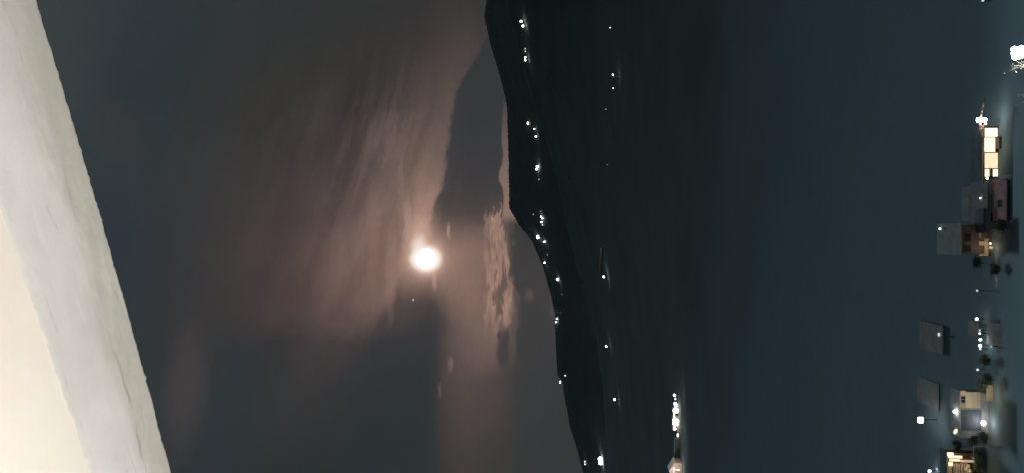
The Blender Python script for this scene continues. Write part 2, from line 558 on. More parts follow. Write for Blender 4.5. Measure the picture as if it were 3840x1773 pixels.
def ball(bm, c, r, sub=2, squash=(1, 1, 1), jit=0.0, rnd=random):
    res = bmesh.ops.create_icosphere(bm, subdivisions=sub, radius=r)
    for v in res['verts']:
        k = 1 + (rnd.random() - .5) * jit
        v.co = Vector((v.co.x * squash[0] * k, v.co.y * squash[1] * k, v.co.z * squash[2] * k)) + Vector(c)


# ------------------------------------------------------------------ terrain
FAR_Y, NEAR_Y = 2200.0, 1100.0


def crest_pts(pts, Y):
    o = []
    for px, py in pts:
        d = ray(px, py)
        o.append((d.x / d.y * Y, EYE + d.z / d.y * Y))
    o.sort()
    return np.array([p[0] for p in o]), np.array([p[1] for p in o])


fx, fz = crest_pts([(1790, -400), (1812, -150), (1826, 0), (1816, 60), (1838, 160), (1868, 260), (1888, 330), (1902, 400), (1908, 600),
                    (1911, 780), (1950, 850), (1996, 900), (2038, 1000), (2066, 1100), (2082, 1180), (2086, 1300), (2092, 1400), (2112, 1450),
                    (2140, 1600), (2165, 1680), (2190, 1773), (2200, 2100)], FAR_Y)
nx, nz = crest_pts([(1850, -400), (1880, -100), (1905, 50), (1945, 200), (1990, 350), (2035, 490), (2087, 656), (2124, 835), (2176, 1043),
                    (2200, 1130), (2236, 1267), (2262, 1450), (2290, 1773), (2310, 2100)], NEAR_Y)


def sm(t):
    t = np.clip(t, 0, 1)
    return t * t * (3 - 2 * t)


def terr(x, y):
    x = np.asarray(x, float); y = np.asarray(y, float)
    fc = np.interp(x * FAR_Y / np.maximum(y, 600), fx, fz)
    nc = np.interp(x * NEAR_Y / np.maximum(y, 500), nx, nz)
    base = np.where(y < 70, 56 - .5 * y, 21 * np.clip(1 - (y - 70) / 55, 0, 1) ** 1.5)
    base = np.where(y < -40, 76, base)
    base = base + np.clip((y - 125) / 300, 0, 1) * 2.0
    up = np.clip((y - 330) / (NEAR_Y - 330), 0, 1)
    near = nc * (0.25 * up + .75 * up ** 2.0)
    val = nc * .72 + .28 * 30
    z1 = np.where(y < NEAR_Y, base * (1 - up) + near, 0)
    t2 = sm((y - NEAR_Y) / 250)
    z2 = nc * (1 - t2) + (nc - 22) * t2
    t3 = np.clip((y - 1720) / (FAR_Y - 1720), 0, 1)
    z3 = (nc - 22) * (1 - t3) + fc * t3 - 6 * np.sin(t3 * math.pi)
    z3 = np.where(t3 >= 1, fc, z3)
    t4 = sm((y - FAR_Y) / 700)
    z4 = fc * (1 - t4) + (fc * .5) * t4
    z = np.where(y < NEAR_Y, z1, np.where(y < 1350, z2, np.where(y < FAR_Y, z3, z4)))
    amp = np.clip((y - 600) / 300, 0, 1)
    rel = np.clip(np.abs(y - FAR_Y) / 120, .10, 1) * np.clip(np.abs(y - NEAR_Y) / 100, .35, 1)
    z = z + amp * rel * (1.2 * np.sin(x / 71 + y / 163) + .5 * np.sin(x / 33 - y / 91 + 1.3) + .2 * np.sin(x / 15 + y / 47))
    z = z + np.clip((y - 130) / 60, 0, 1) * .06 * np.sin(x / 14) * np.sin(y / 19)
    return z


def terr1(x, y):
    return float(terr(np.array([x]), np.array([y]))[0])


ys = np.concatenate([np.linspace(-3000, -60, 14), np.linspace(-40, 130, 60), np.linspace(134, 560, 80), np.linspace(566, 1060, 70), np.linspace(1066, 1350, 50),
                     np.linspace(1360, 2140, 80), np.linspace(2148, 2240, 16), np.linspace(2260, 3400, 26)])
xs_u = np.linspace(-1, 1, 361)
xs = np.sign(xs_u) * (np.abs(xs_u) * 800 + np.abs(xs_u) ** 5 * 2600)
XX, YY = np.meshgrid(xs, ys)
ZZ = terr(XX, YY)
v = np.stack([XX.ravel(), YY.ravel(), ZZ.ravel()], 1)
nxg, nyg = len(xs), len(ys)
ii = (np.arange(nyg - 1)[:, None] * nxg + np.arange(nxg - 1)[None, :]).ravel()
fc4 = np.stack([ii, ii + 1, ii + 1 + nxg, ii + nxg], 1)
me = D.meshes.new('ground')
me.vertices.add(len(v)); me.vertices.foreach_set('co', v.ravel())
me.loops.add(fc4.size); me.loops.foreach_set('vertex_index', fc4.ravel())
me.polygons.add(len(fc4)); me.polygons.foreach_set('loop_start', np.arange(0, fc4.size, 4)); me.polygons.foreach_set('loop_total', np.full(len(fc4), 4))
me.polygons.foreach_set('use_smooth', np.ones(len(fc4), bool))
me.update(calc_edges=True)
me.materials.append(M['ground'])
g = obj('ground', me)
g['kind'] = 'structure'
g['label'] = 'dark valley floor and mountainside under the moon'


def hit(px, py, lift=0.0, y0=100.0, y1=2600.0):
    """where the line of sight through a photo point meets the terrain (+lift)"""
    d = ray(px, py); d = d / d.y
    yy = np.arange(y0, y1, 1.0)
    zz = EYE + d.z * yy
    tt = terr(d.x * yy, yy) + lift
    k = np.argmax(zz <= tt)
    if zz[k] > tt[k]:
        yy_ = yy[int(np.argmin(zz - tt))]
    else:
        yy_ = yy[k]
    return Vector((d.x * yy_, yy_, EYE + d.z * yy_))


def at(px, py, Y):
    d = ray(px, py); d = d / d.y
    return Vector((d.x * Y, Y, EYE + d.z * Y))


def yat(px, z):
    """distance at which photo column px looks at height z"""
    d = ray(px, 886.5); d = d / d.y
    return (z - EYE) / d.z


# ------------------------------------------------------------------ woodland (too many crowns to count, one mass)
def woodland():
    tmp = bmesh.new()
    bmesh.ops.create_icosphere(tmp, subdivisions=1, radius=1.0)
    tv = np.array([v.co[:] for v in tmp.verts]); tf = np.array([[v.index for v in f.verts] for f in tmp.faces])
    tmp.free()
    rs = np.random.RandomState(3)
    P = []
    n1 = 7000
    y = 2120 + 130 * rs.rand(n1)
    x = (rs.rand(n1) * 2 - 1) * (y * .42)
    s = (2.0 + 2.0 * rs.rand(n1))
    P.append(np.stack([x, y, s], 1))
    n2 = 10
    y = 960 + 190 * rs.rand(n2)
    x = (rs.rand(n2) * 2 - 1) * (y * .42)
    s = 1.5 + 1.6 * rs.rand(n2)
    P.append(np.stack([x, y, s], 1))
    P = np.concatenate(P)
    z = terr(P[:, 0], P[:, 1])
    nv, nf = len(tv), len(tf)
    V = np.empty((len(P), nv, 3)); 
    for i in range(3):
        jit = 1 + .35 * (rs.rand(len(P), nv) - .5)
        V[:, :, i] = tv[None, :, i] * P[:, 2:3] * jit * (.8 if i == 2 else 1)
    V[:, :, 0] += P[:, 0:1]; V[:, :, 1] += P[:, 1:2]; V[:, :, 2] += (z - P[:, 2] * .2)[:, None]
    Fc = (tf[None] + (np.arange(len(P)) * nv)[:, None, None]).reshape(-1, 3)
    V = V.reshape(-1, 3)
    me = D.meshes.new('woodland')
    me.vertices.add(len(V)); me.vertices.foreach_set('co', V.ravel())
    me.loops.add(Fc.size); me.loops.foreach_set('vertex_index', Fc.ravel().astype(np.int32))
    me.polygons.add(len(Fc)); me.polygons.foreach_set('loop_start', np.arange(0, Fc.size, 3)); me.polygons.foreach_set('loop_total', np.full(len(Fc), 3))
    me.polygons.foreach_set('use_smooth', np.ones(len(Fc), bool))
    me.update(calc_edges=True)
    me.materials.append(M['wood'])
    o = obj('woodland', me)
    o['kind'] = 'stuff'
    o['label'] = 'dark woodland covering the hillside and valley'


woodland()

# ------------------------------------------------------------------ moon and star
MD = 50000.0
bm = bmesh.new()
bmesh.ops.create_icosphere(bm, subdivisions=4, radius=38 / FOC * MD)
o = finish('moon', bm, lamp_mat('moon_surface', (1.0, .96, .92), 3.0), smooth=True, loc=Vector((0, 0, EYE)) + mdir * MD)
o['label'] = 'bright full moon glowing through thin brown cloud above the ridge'; o['category'] = 'moon'
bm = bmesh.new()
bmesh.ops.create_icosphere(bm, subdivisions=2, radius=2.4 / FOC * MD)
o = finish('star', bm, lamp_mat('star_glow', (1.0, .92, .85), .9), smooth=True, loc=Vector((0, 0, EYE)) + ray(1549, 1123).normalized() * MD)
o['label'] = 'single faint star in the dark sky beside the moon'; o['category'] = 'star'

# ------------------------------------------------------------------ the balcony roof slab overhead (photo left)
sdir = Vector((-.897, .441, 0)).normalized()
ndir = Vector((.441, .897, 0)).normalized()
H0 = EYE + 1.20


def slab_material(kind):
    Mx = D.materials.new(kind)
    Mx.use_nodes = True
    t = Mx.node_tree
    b = t.nodes['Principled BSDF']
    b.inputs['Roughness'].default_value = .9
    tcn = t.nodes.new('ShaderNodeTexCoord')

    def noi(scale, detail, stretch=(1, 1, 1), rough=.6):
        mp = t.nodes.new('ShaderNodeMapping'); mp.inputs['Scale'].default_value = stretch
        t.links.new(tcn.outputs['Object'], mp.inputs[0])
        n = t.nodes.new('ShaderNodeTexNoise'); n.inputs['Scale'].default_value = scale
        n.inputs['Detail'].default_value = detail; n.inputs['Roughness'].default_value = rough
        t.links.new(mp.outputs[0], n.inputs['Vector'])
        return n.outputs['Fac']

    def ramp(f, a, b_, ca, cb):
        r = t.nodes.new('ShaderNodeValToRGB')
        r.color_ramp.elements[0].position = a; r.color_ramp.elements[1].position = b_
        r.color_ramp.elements[0].color = ca; r.color_ramp.elements[1].color = cb
        t.links.new(f, r.inputs[0]); return r.outputs[0]

    def mix(a, b_, f):
        n = t.nodes.new('ShaderNodeMix'); n.data_type = 'RGBA'
        for i, v_ in ((0, f), (6, a), (7, b_)):
            if hasattr(v_, 'is_output'): t.links.new(v_, n.inputs[i])
            else: n.inputs[i].default_value = v_
        return n.outputs[2]
    sepc = t.nodes.new('ShaderNodeSeparateXYZ')
    t.links.new(tcn.outputs['Object'], sepc.inputs[0])
    if kind == 'cream_ceiling_paint':
        c = ramp(noi(3, 5), .3, .7, (.74, .69, .61, 1), (.80, .75, .68, 1))
        c = mix(c, (.80, .69, .60, 1), ramp(noi(1.6, 2), .52, .75, (0, 0, 0, 1), (.6, .6, .6, 1)))
    else:
        c = ramp(noi(2.2, 6), .3, .72, (.58, .565, .55, 1), (.70, .685, .67, 1))
        # weathered, damp-stained outer margin (object y = distance outwards)
        mr = t.nodes.new('ShaderNodeMapRange'); mr.interpolation_type = 'SMOOTHSTEP'
        mr.inputs[1].default_value = 1.60; mr.inputs[2].default_value = 1.75
        add = t.nodes.new('ShaderNodeMath'); add.operation = 'MULTIPLY_ADD'
        t.links.new(noi(2.0, 5, (1, 3, 1)), add.inputs[0]); add.inputs[1].default_value = .40
        t.links.new(sepc.outputs[1], add.inputs[2])
        sub = t.nodes.new('ShaderNodeMath'); sub.operation = 'SUBTRACT'
        t.links.new(add.outputs[0], sub.inputs[0]); sub.inputs[1].default_value = .19
        t.links.new(sub.outputs[0], mr.inputs[0])
        c = mix(c, (.48, .465, .42, 1), mr.outputs[0])
        c = mix(c, (.30, .28, .26, 1), ramp(noi(5, 5, (1.0, 7, 1)), .62, .74, (0, 0, 0, 1), (.6, .6, .6, 1)))
        c = mix(c, (.80, .77, .71, 1), ramp(noi(3.4, 4, (1.0, 6, 1), .5), .62, .80, (0, 0, 0, 1), (.5, .5, .5, 1)))
    c = mix(c, (.25, .22, .20, 1), ramp(noi(38, 3), .74, .80, (0, 0, 0, 1), (.5, .5, .5, 1)))
    t.links.new(c, b.inputs['Base Color'])
    bp = t.nodes.new('ShaderNodeBump'); bp.inputs['Strength'].default_value = .22; bp.inputs['Distance'].default_value = .003
    t.links.new(noi(28, 6), bp.inputs['Height'])
    t.links.new(bp.outputs[0], b.inputs['Normal'])
    return Mx


M['ceil'] = slab_material('cream_ceiling_paint')
M['strip'] = slab_material('weathered_plaster_band')


def fb(s, t, f, o=0.0, oc=3):
    return mnoise.fractal(Vector((s * f, t * f, o)), 0.9, 2.0, oc)


def grid_mesh(name, svals, rows, material, parent):
    """rows: function s -> list of (t, z)"""
    V = []; nr = None
    for s in svals:
        r = rows(s)
        nr = len(r)
        V += [(s, t, z) for t, z in r]
    Fq = []
    for i in range(len(svals) - 1):
        for j in range(nr - 1):
            a = i * nr + j
            Fq.append((a, a + nr, a + nr + 1, a + 1))
    me = D.meshes.new(name)
    me.from_pydata(V, [], Fq)
    for p in me.polygons: p.use_smooth = True
    me.materials.append(material)
    return obj(name, me, parent)


svals = list(np.linspace(-2.5, -.1, 40)) + list(np.linspace(-.09, 2.3, 560)) + list(np.linspace(2.32, 4.5, 40))
roof = thing('balcony_roof', 'cream plastered balcony roof slab seen from below, along the left edge of the photo', 'balcony roof')
roof.matrix_world = Matrix((sdir.to_tuple(), ndir.to_tuple(), (0, 0, 1))).transposed().to_4x4()
roof.location = (0, 0, H0)


def inner(s):
    return 1.462 + .007 * fb(s, 0, 6, 2) + .008 * fb(s, 0, 26, 5) + .003 * fb(s, 0, 80, 6)


def outer(s):
    u = max(0, 1 - ((s - .95) / .9) ** 2)
    return 1.766 + .020 * u + .0035 * fb(s, 0, 9, 8) + .004 * fb(s, 0, 34, 11) + .002 * fb(s, 0, 90, 12)


def rows_ceiling(s):
    ti = inner(s)
    out = []
    for k in range(26):
        t = -1.6 + (ti + 1.6) * (1 - (1 - k / 25) ** 2.2)
        out.append((t, .0014 + .0010 * fb(s, t, 3, 1)))
    out += [(ti + .010, .0012)]
    return out


def rows_strip(s):
    ti, to = inner(s), outer(s)
    out = [(ti, -.0004)]
    n = 64
    for k in range(n):
        u = k / (n - 1)
        t = ti + .004 + (to - .006 - ti - .004) * u
        z = -.0006 + .0020 * fb(s, t, 5, 31) * min(1.0, (t - ti) / .03)
        # lumpy plaster bead on the inner side
        z -= max(0, 1 - abs(t - ti - .012) / .012) * (.0002 + .0008 * fb(s, 0, 26, 41))
        # ragged scar where a skim coat has flaked off near the outer margin
        e = 1.70 - .02 * s + .018 * fb(s, 0, 3.5, 51) + .007 * fb(s, 0, 17, 52)
        k2 = min(1, max(0, (t - e) / .006))
        amt = max(0, min(1, (s - .55) * 1.5)) * max(0, min(1, .25 + 1.6 * fb(s, 0, 2.6, 71)))
        z += .0045 * k2 * amt + .0006 * k2 * fb(s, t, 22, 55)
        out.append((t, z))
    lip = .004 * fb(s, 0, 40, 61)
    out += [(to - .002, .002 + lip), (to, .008), (to + .001, .03), (to - .002, .12), (to - .01, .20)]
    return out


grid_mesh('ceiling', svals, rows_ceiling, M['ceil'], roof)
grid_mesh('edge_band', svals, rows_strip, M['strip'], roof)
bx('roof_deck', -2.5, 4.5, -1.6, 1.74, .19, .26, M['conc'], roof)

# a tiny insect on the cream ceiling
d = ray(57, 1358)
k = (H0 + .0155 - EYE) / d.z
ip = Vector((0, 0, EYE)) + d * k
bm = bmesh.new()
ball(bm, (0, 0, 0), .0042, 2, (1.7, .6, .5))
ball(bm, (.0075, 0, 0), .002, 2, (1, .9, .8))
for sx_ in (-1, 1):
    for q in (-.004, 0, .004):
        tube(bm, (q, 0, 0), (q * 1.6, sx_ * .006, .0018), .0004, .0003, 4)
o = finish('insect', bm, mat('dark_insect', (.05, .04, .035), .5), smooth=True, loc=ip)
o.rotation_euler = (0, 0, math.radians(155))
o['label'] = 'tiny dark insect resting on the cream balcony ceiling'; o['category'] = 'insect'

# the balcony itself, behind and under the photographer
house0 = thing('balcony', 'own balcony floor and back wall behind the photographer', 'balcony')
house0.matrix_world = roof.matrix_world.copy()
house0.location = (0, 0, EYE)
bx('wall', -2.5, 4.5, -1.8, -1.6, -1.55, 1.46, M['wallcream'], house0)
bx('floor', -2.5, 4.5, -1.6, .62, -1.75, -1.55, M['conc'], house0)
bx('foundation', -2.5, 4.5, -1.8, .55, -9.0, -1.752, M['wallgrey'], house0)
bx('end_wall', 4.5, 4.7, -1.8, 1.0, -1.75, 1.46, M['wallcream'], house0)

# the balcony's own lamp on the back wall lights the ceiling
wl = thing('wall_lamp', 'warm balcony wall lamp behind the photographer', 'lamp')
LS, LT, LZ = 1.35, -1.1, -.35
lp = sdir * LS + ndir * LT + Vector((0, 0, EYE + LZ))
wl.location = lp
bm = bmesh.new(); tube(bm, ndir * -.65 + Vector((0, 0, 0)), (0, 0, -.02), .015, .015)
finish('bracket', bm, M['metal'], wl)
bm = bmesh.new(); ball(bm, (0, 0, 0), .06, 3)
finish('lamp_globe', bm, lamp_mat('balcony_globe', (1, .9, .76), 4), wl, smooth=True)
ld = D.lights.new('balcony_light', 'POINT')
ld.energy = 500; ld.shadow_soft_size = .05; ld.color = (1.0, .95, .90)
lo = D.objects.new('balcony_light', ld); COL.objects.link(lo); lo.location = lp + ndir * .16 + Vector((0, 0, .0))


# ------------------------------------------------------------------ lamps on the hillsides
HG = 'lights scattered over the hillside'


def far_lamp(px, py, size, m, label, lift=5.0, cat='lamp', elong=1.0, group=HG, name='hillside_lamp', y0=150):
    p = hit(px, py, lift, y0=y0)
    Y = p.y
    r = size * .5 * Y / FOC
    t = thing(name, label, cat, (p.x, p.y, p.z - lift), group)
    lift = p.z - (p.z - lift)
    bm = bmesh.new()
    tube(bm, (0, .25, -2.0), (0, .25, lift - r * .3), .12, .08, 6)
    tube(bm, (0, .25, lift - r * .3), (0, 0, lift - r * .2), .07, .07, 6)
    finish('pole', bm, M['pole'], t)
    bm = bmesh.new()
    ball(bm, (0, 0, lift), r, 2, (elong, 1, 1))
    finish('lamp_head', bm, M[m], t, smooth=True)
    return t


K = .54
for (px, py, sz, m, el_, lab) in [
    (1954, 82, 14, 'cool_lamp', 1, 'upper lamp of the bright close pair high on the mountain near the top edge'),
    (1961, 99, 12, 'white_lamp', 1, 'lower lamp of the bright close pair high on the mountain near the top edge'),
    (1969.5, 184, 6, 'mid_lamp', 1, 'small dim lamp, first of four in a column below the bright pair'),
    (1970, 194, 7, 'mid_lamp', 1, 'small dim lamp, second of four in a column below the bright pair'),
    (1970, 217, 9, 'white_lamp', 1, 'bright lamp, third of four in a column below the bright pair'),
    (1970, 227, 9, 'white_lamp', 1, 'bright lamp, lowest of four in a column below the bright pair'),
    (1979.5, 464, 11, 'warm_lamp', 1.9, 'long yellowish light just under the ridge, the warmest one on the mountain'),
    (2003, 485, 8, 'cool_lamp', 1, 'small white lamp close beside the yellowish light under the ridge'),
    (2009, 514, 9, 'cool_lamp', 1, 'small white lamp a little lower than the yellowish light under the ridge'),
    (2015, 626, 14, 'cool_lamp', 1, 'upper half of the big double white light midway along the ridge'),
    (2012, 636, 10, 'white_lamp', 1, 'lower half of the big double white light midway along the ridge'),
    (2021, 674, 6, 'dim_lamp', 1.6, 'dim grey light below the big double white light'),
    (2000, 805, 6, 'dim_lamp', 1, 'dim light nearest the sky, above the tight lamp cluster'),
    (2028, 794, 6, 'dim_lamp', 1, 'dim light at the top of the tight lamp cluster'),
    (2028, 814, 7, 'white_lamp', 1, 'first bright lamp in the tight cluster on the mountain'),
    (2034, 820, 7, 'white_lamp', 1, 'second bright lamp in the tight cluster on the mountain'),
    (2030, 834, 9, 'white_lamp', 1, 'roundest bright lamp in the tight cluster on the mountain'),
    (2034, 845, 5, 'mid_lamp', 1.5, 'small lamp closing the lower end of the tight cluster'),
    (2016.5, 888.6, 16, 'white_lamp', 1, 'largest round white lamp on the mountain, right under the moonlit clouds'),
    (2041, 905, 9, 'white_lamp', 1, 'small lamp diagonally below the largest round lamp'),
    (2052, 953, 5, 'dim_lamp', 1, 'very faint light between two small lamps below the largest one'),
    (2042, 983, 9, 'white_lamp', 1, 'lone small white lamp at the mountain edge below the largest one'),
    (2090, 1046, 14, 'cool_lamp', 1, 'bright round lamp where the mountain meets the open sky'),
    (2107, 1102, 4, 'dim_lamp', 1, 'barely visible light below the bright lamp at the mountain edge'),
    (2101, 1170, 5, 'dim_red', 1, 'faint reddish light on the mountain above an upright white pair'),
    (2088, 1194, 8, 'white_lamp', 1, 'upper lamp of the touching pair on the mountain edge'),
    (2085, 1206, 8, 'white_lamp', 1, 'lower lamp of the touching pair on the mountain edge'),
    (2119, 1407, 8, 'mid_lamp', 1, 'small round lamp set in from the edge of the lower mountain'),
    (2100, 1432, 7, 'white_lamp', 2.0, 'thin elongated lamp on the very edge of the lower mountain'),
    (2288, 105, 8, 'mid_lamp', 1, 'topmost lamp of the lower hill, alone near the top edge'),
    (2298.6, 282, 9, 'white_lamp', 1, 'upper lamp of the spaced pair on the lower hill'),
    (2299, 332, 8, 'mid_lamp', 1, 'lower lamp of the spaced pair on the lower hill'),
    (2272, 411, 6, 'dim_lamp', 1, 'faint light under the spaced pair on the lower hill'),
    (2277, 619, 4, 'dim_lamp', 1, 'very faint green-grey light midway along the lower hill'),
    (2273.5, 1297, 11, 'white_lamp', 1, 'lone lamp on the lower hill with a faint patch beside it'),
    (2304.5, 1496.5, 12, 'white_lamp', 1, 'lamp with a tan lit wall beside it on the lower hill'),
    (2264, 1036, 12, 'white_lamp', 1, 'lamp at the lower end of the faintly lit road on the hill'),
    (2193.6, 1729, 7, 'purple_lamp', 1, 'upper of two lilac lamps close to the bottom edge'),
    (2193.6, 1739, 7, 'purple_lamp', 1, 'lower of two lilac lamps close to the bottom edge'),
]:
    far_lamp(px, py, sz * K, m, lab, elong=el_)
far_lamp(2251, 1719, 15, 'white_lamp', 'upper of two merged big white lamps near the bottom edge')
far_lamp(2252, 1733, 15, 'white_lamp', 'lower of two merged big white lamps near the bottom edge')


def point(p, e, col=(1, .95, .88), r=.3, name='lamp_light'):
    l = D.lights.new(name, 'POINT'); l.energy = e; l.color = col; l.shadow_soft_size = r
    o = D.objects.new(name, l); COL.objects.link(o); o.location = p
    return o


def wall_strip(name, label, cat, pts, h, material, lift=0.0, thick=.5, group=None):
    """low wall following the ground through photo points"""
    P = [hit(px, py, lift, y0=150) for px, py in pts]
    bm = bmesh.new()
    rows = []
    for p in P:
        z = terr1(p.x, p.y)
        rows.append([bm.verts.new((p.x, p.y, z - 1)), bm.verts.new((p.x, p.y, z + h)), bm.verts.new((p.x, p.y + thick, z + h)), bm.verts.new((p.x, p.y + thick, z - 1))])
    for a, b in zip(rows, rows[1:]):
        for i in range(4):
            j = (i + 1) % 4
            bm.faces.new((a[i], a[j], b[j], b[i]))
    bm.faces.new(rows[0]); bm.faces.new(rows[-1][::-1])
    bmesh.ops.recalc_face_normals(bm, faces=bm.faces)
    o = finish(name, bm, material)
    o['label'] = label; o['category'] = cat
    return o


wall_strip('retaining_wall', 'pale roadside wall faintly lit by the lamp at its lower end', 'wall',
           [(2258, 925), (2256, 960), (2252, 1000), (2255, 1020), (2263, 1032), (2276, 1050)], 1.8, M['walltan'])
p = hit(2258, 1010, 4.5, y0=150); point(p + Vector((0, -3.0, .5)), 420, (1, .93, .88))
p = hit(2264, 1036, 4.5, y0=150); point(p + Vector((0, -2.5, 0)), 260, (1, .9, .82))
wall_strip('garden_wall', 'small tan wall beside the lamp on the lower hill', 'wall', [(2311, 1488), (2312, 1504)], 1.8, M['walltan'])
p = hit(2304, 1497, 4.5, y0=150); point(p + Vector((0, -2.0, -1)), 140, (1, .85, .65))
p = hit(2275, 1290, 4.5, y0=150); point(p + Vector((0, -2.5, 0)), 120)
p = hit(2252, 1730, 4.5, y0=150); point(p + Vector((0, -3, 3)), 1500)
p = hit(2194, 1735, 4.5, y0=150); point(p + Vector((0, -3, 3)), 700, (1, .92, 1))


# ------------------------------------------------------------------ houses
def rect_house(name, label, roof_px, z_roof, wall_px, mats, wall_to=None, overhang=.25, tilt=0.0, group=None, thick=.16, cat='house', seams=0):
    """a house whose roof and front fill the given photo rectangle when seen from the balcony.
    roof_px = (x_far, x_near, y_top, y_bottom) in photo pixels, roof plane at z_roof"""
    xa, xb, ya, yb = roof_px
    Yf, Yn = yat(xa, z_roof + tilt), yat(xb, z_roof)
    Ym = (Yf + Yn) / 2
    Xr = at(xb, ya, Yn).x; Xl = at(xb, yb, Yn).x
    t = thing(name, label, cat, ((Xr + Xl) / 2, Yn, terr1((Xr + Xl) / 2, Yn)), group)
    ox, oy, oz = t.location
    hw = (Xr - Xl) / 2
    bm = bmesh.new()
    vs = box(bm, -hw, hw, 0, Yf - Yn, z_roof - oz - thick, z_roof - oz)
    for v_ in vs:
        if v_.co.y > .01: v_.co.z += tilt
    finish('roof', bm, M[mats[0]], t)
    if seams:
        for k in range(1, seams):
            xk = -hw + 2 * hw * k / seams
            bm = bmesh.new()
            vs = box(bm, xk - .02, xk + .02, .03, Yf - Yn - .03, z_roof - oz + .002, z_roof - oz + .03)
            for v_ in vs: v_.co.z += tilt * max(0, v_.co.y) / (Yf - Yn)
            finish('roof_seam', bm, M[mats[0]], t)
    zb = min(terr1(Xl, Yn), terr1(Xr, Yn), terr1(ox, Yf)) - .6
    wy1 = Yf - Yn - .3
    bm = bmesh.new()
    vs = box(bm, -hw + overhang, hw - overhang, overhang, wy1, zb - oz, z_roof - oz - thick - .002)
    for v_ in vs:
        if v_.co.y > overhang + .1 and v_.co.z > zb - oz + .5: v_.co.z += tilt * .95
    finish('wall', bm, M[mats[1]], t)
    return t, hw, Yn, Yf


def front_panel(t, name, px, Y, material, depth=.06, parent=None):
    """a shallow piece on a facade at distance Y; px = (x_top, x_bottom, y_top, y_bottom)"""
    xa, xb, ya, yb = px
    p0 = at(xa, ya, Y); p1 = at(xb, yb, Y)
    par = parent or t
    ox, oy, oz = t.location
    b = .0
    return bx(name, p1.x - ox, p0.x - ox, Y - oy - depth, Y - oy, p1.z - oz, p0.z - oz, material, par)


def window(t, px, Y, glass, frame, bars=1, name='window', fw=.07):
    xa, xb, ya, yb = px
    p0 = at(xa, ya, Y); p1 = at(xb, yb, Y)
    ox, oy, oz = t.location
    w = fw
    x0, x1, z0, z1 = p1.x - ox, p0.x - ox, p1.z - oz, p0.z - oz
    bm = bmesh.new()
    yy0, yy1 = Y - oy - .09, Y - oy
    box(bm, x0 - w, x0, yy0, yy1, z0 - w, z1 + w); box(bm, x1, x1 + w, yy0, yy1, z0 - w, z1 + w)
    box(bm, x0, x1, yy0, yy1, z1, z1 + w); box(bm, x0, x1, yy0, yy1, z0 - w, z0)
    for k in range(bars):
        xm = x0 + (x1 - x0) * (k + 1) / (bars + 1)
        box(bm, xm - .025, xm + .025, yy0 + .01, yy1, z0, z1)
    fo = finish(name, bm, frame, t)
    bx('pane', x0, x1, yy0 + .035, yy1 - .002, z0, z1, glass, fo)
    return fo


# --- A: the brightly lit shopfront house
A, hwA, YA, YfA = rect_house('shop_house', 'low house with a blazing cream lit shopfront under an orange eave', (3640, 3686, 468, 672), 2.55, None,
                             ('roofdark', 'wood_dark'), overhang=.25)
YfrA = YA + .25
ox, oy, oz = A.location
front_panel(A, 'eave', (3682.5, 3688.5, 470, 690), YA - .02, M['orange'], .12)
window(A, (3692, 3740, 482, 514), YfrA, M['litpane'], M['wallcream'], 0, 'shop_window', .03)  # glowing panels in place of a lamplit front wall
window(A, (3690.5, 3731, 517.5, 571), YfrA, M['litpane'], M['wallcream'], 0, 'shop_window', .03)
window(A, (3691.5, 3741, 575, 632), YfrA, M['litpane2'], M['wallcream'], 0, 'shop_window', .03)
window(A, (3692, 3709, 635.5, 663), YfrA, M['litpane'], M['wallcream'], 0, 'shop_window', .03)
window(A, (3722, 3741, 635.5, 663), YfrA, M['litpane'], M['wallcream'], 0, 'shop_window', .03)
front_panel(A, 'sill_shelf', (3710.5, 3720.5, 637, 660), YfrA - .1, M['orange'], .2)
front_panel(A, 'counter', (3734.5, 3748, 515, 560), YfrA - .3, M['wallbrown'], .9)
# upright lamp box at the right end of the shopfront, on its bracket
s = thing('lamp_box', 'upright white glowing lamp box on a post at the upper end of the shopfront', 'lamp box', (0, 0, 0))
pa = at(3663, 459, YA - .4); pb = at(3699, 444, YA - .4)
s.location = ((pa.x + pb.x) / 2, YA - .4, terr1(pa.x, YA))
zz = s.location.z
w_ = abs(pa.x - pb.x) / 2
bm = bmesh.new(); box(bm, -w_, w_, -.12, .12, pb.z - zz, pa.z - zz)
for v_ in bm.verts:
    if abs(v_.co.z - (pa.z - zz)) < .01: v_.co.x *= 1.15
    
finish('light_panel', bm, M['white_lamp'], s, bevel=.04)
bm = bmesh.new(); tube(bm, (0, .18, -.5), (0, .18, pa.z - zz + .1), .06, .05, 8)
finish('post', bm, M['metal'], s)
bm = bmesh.new(); ball(bm, (0, 0, 0), .18, 3)
o = finish('globe_lamp', bm, lamp_mat('peach_globe', (1, .72, .55), 2.2), smooth=True, loc=at(3696, 466, YA - .2))
o['label'] = 'small round peach lamp between the lamp box and shopfront'; o['category'] = 'lamp'
# pink awning cloth lashed along the eave beside the lamp box and a lit cable to the right
def ribbon(name, label, cat, pts, Y, w0, material, thick=.08):
    bm = bmesh.new()
    P = [at(x, y, Y) for x, y in pts]
    for a, b in zip(P, P[1:]):
        tube(bm, a, b, w0, w0, 7)
    o = finish(name, bm, material, smooth=True)
    o['label'] = label; o['category'] = cat
    return o


ribbon('awning_roll', 'pink rolled awning cloth hanging below the glowing lamp box', 'awning', [(3676, 461), (3677, 480), (3681, 500), (3684, 515)], YA - .3, .13, M['pinkcloth'])
ribbon('awning_roll', 'pink and grey cloth roll slanting up from the glowing lamp box to darkness', 'awning', [(3679, 438), (3682, 425), (3685, 405), (3690, 372)], YA - .3, .12, M['pinkcloth'])
point(at(3680, 450, YA - 1.2), 60, (1, .97, .92))
point(at(3712, 560, YA - 2.2), 45, (1, .85, .6))
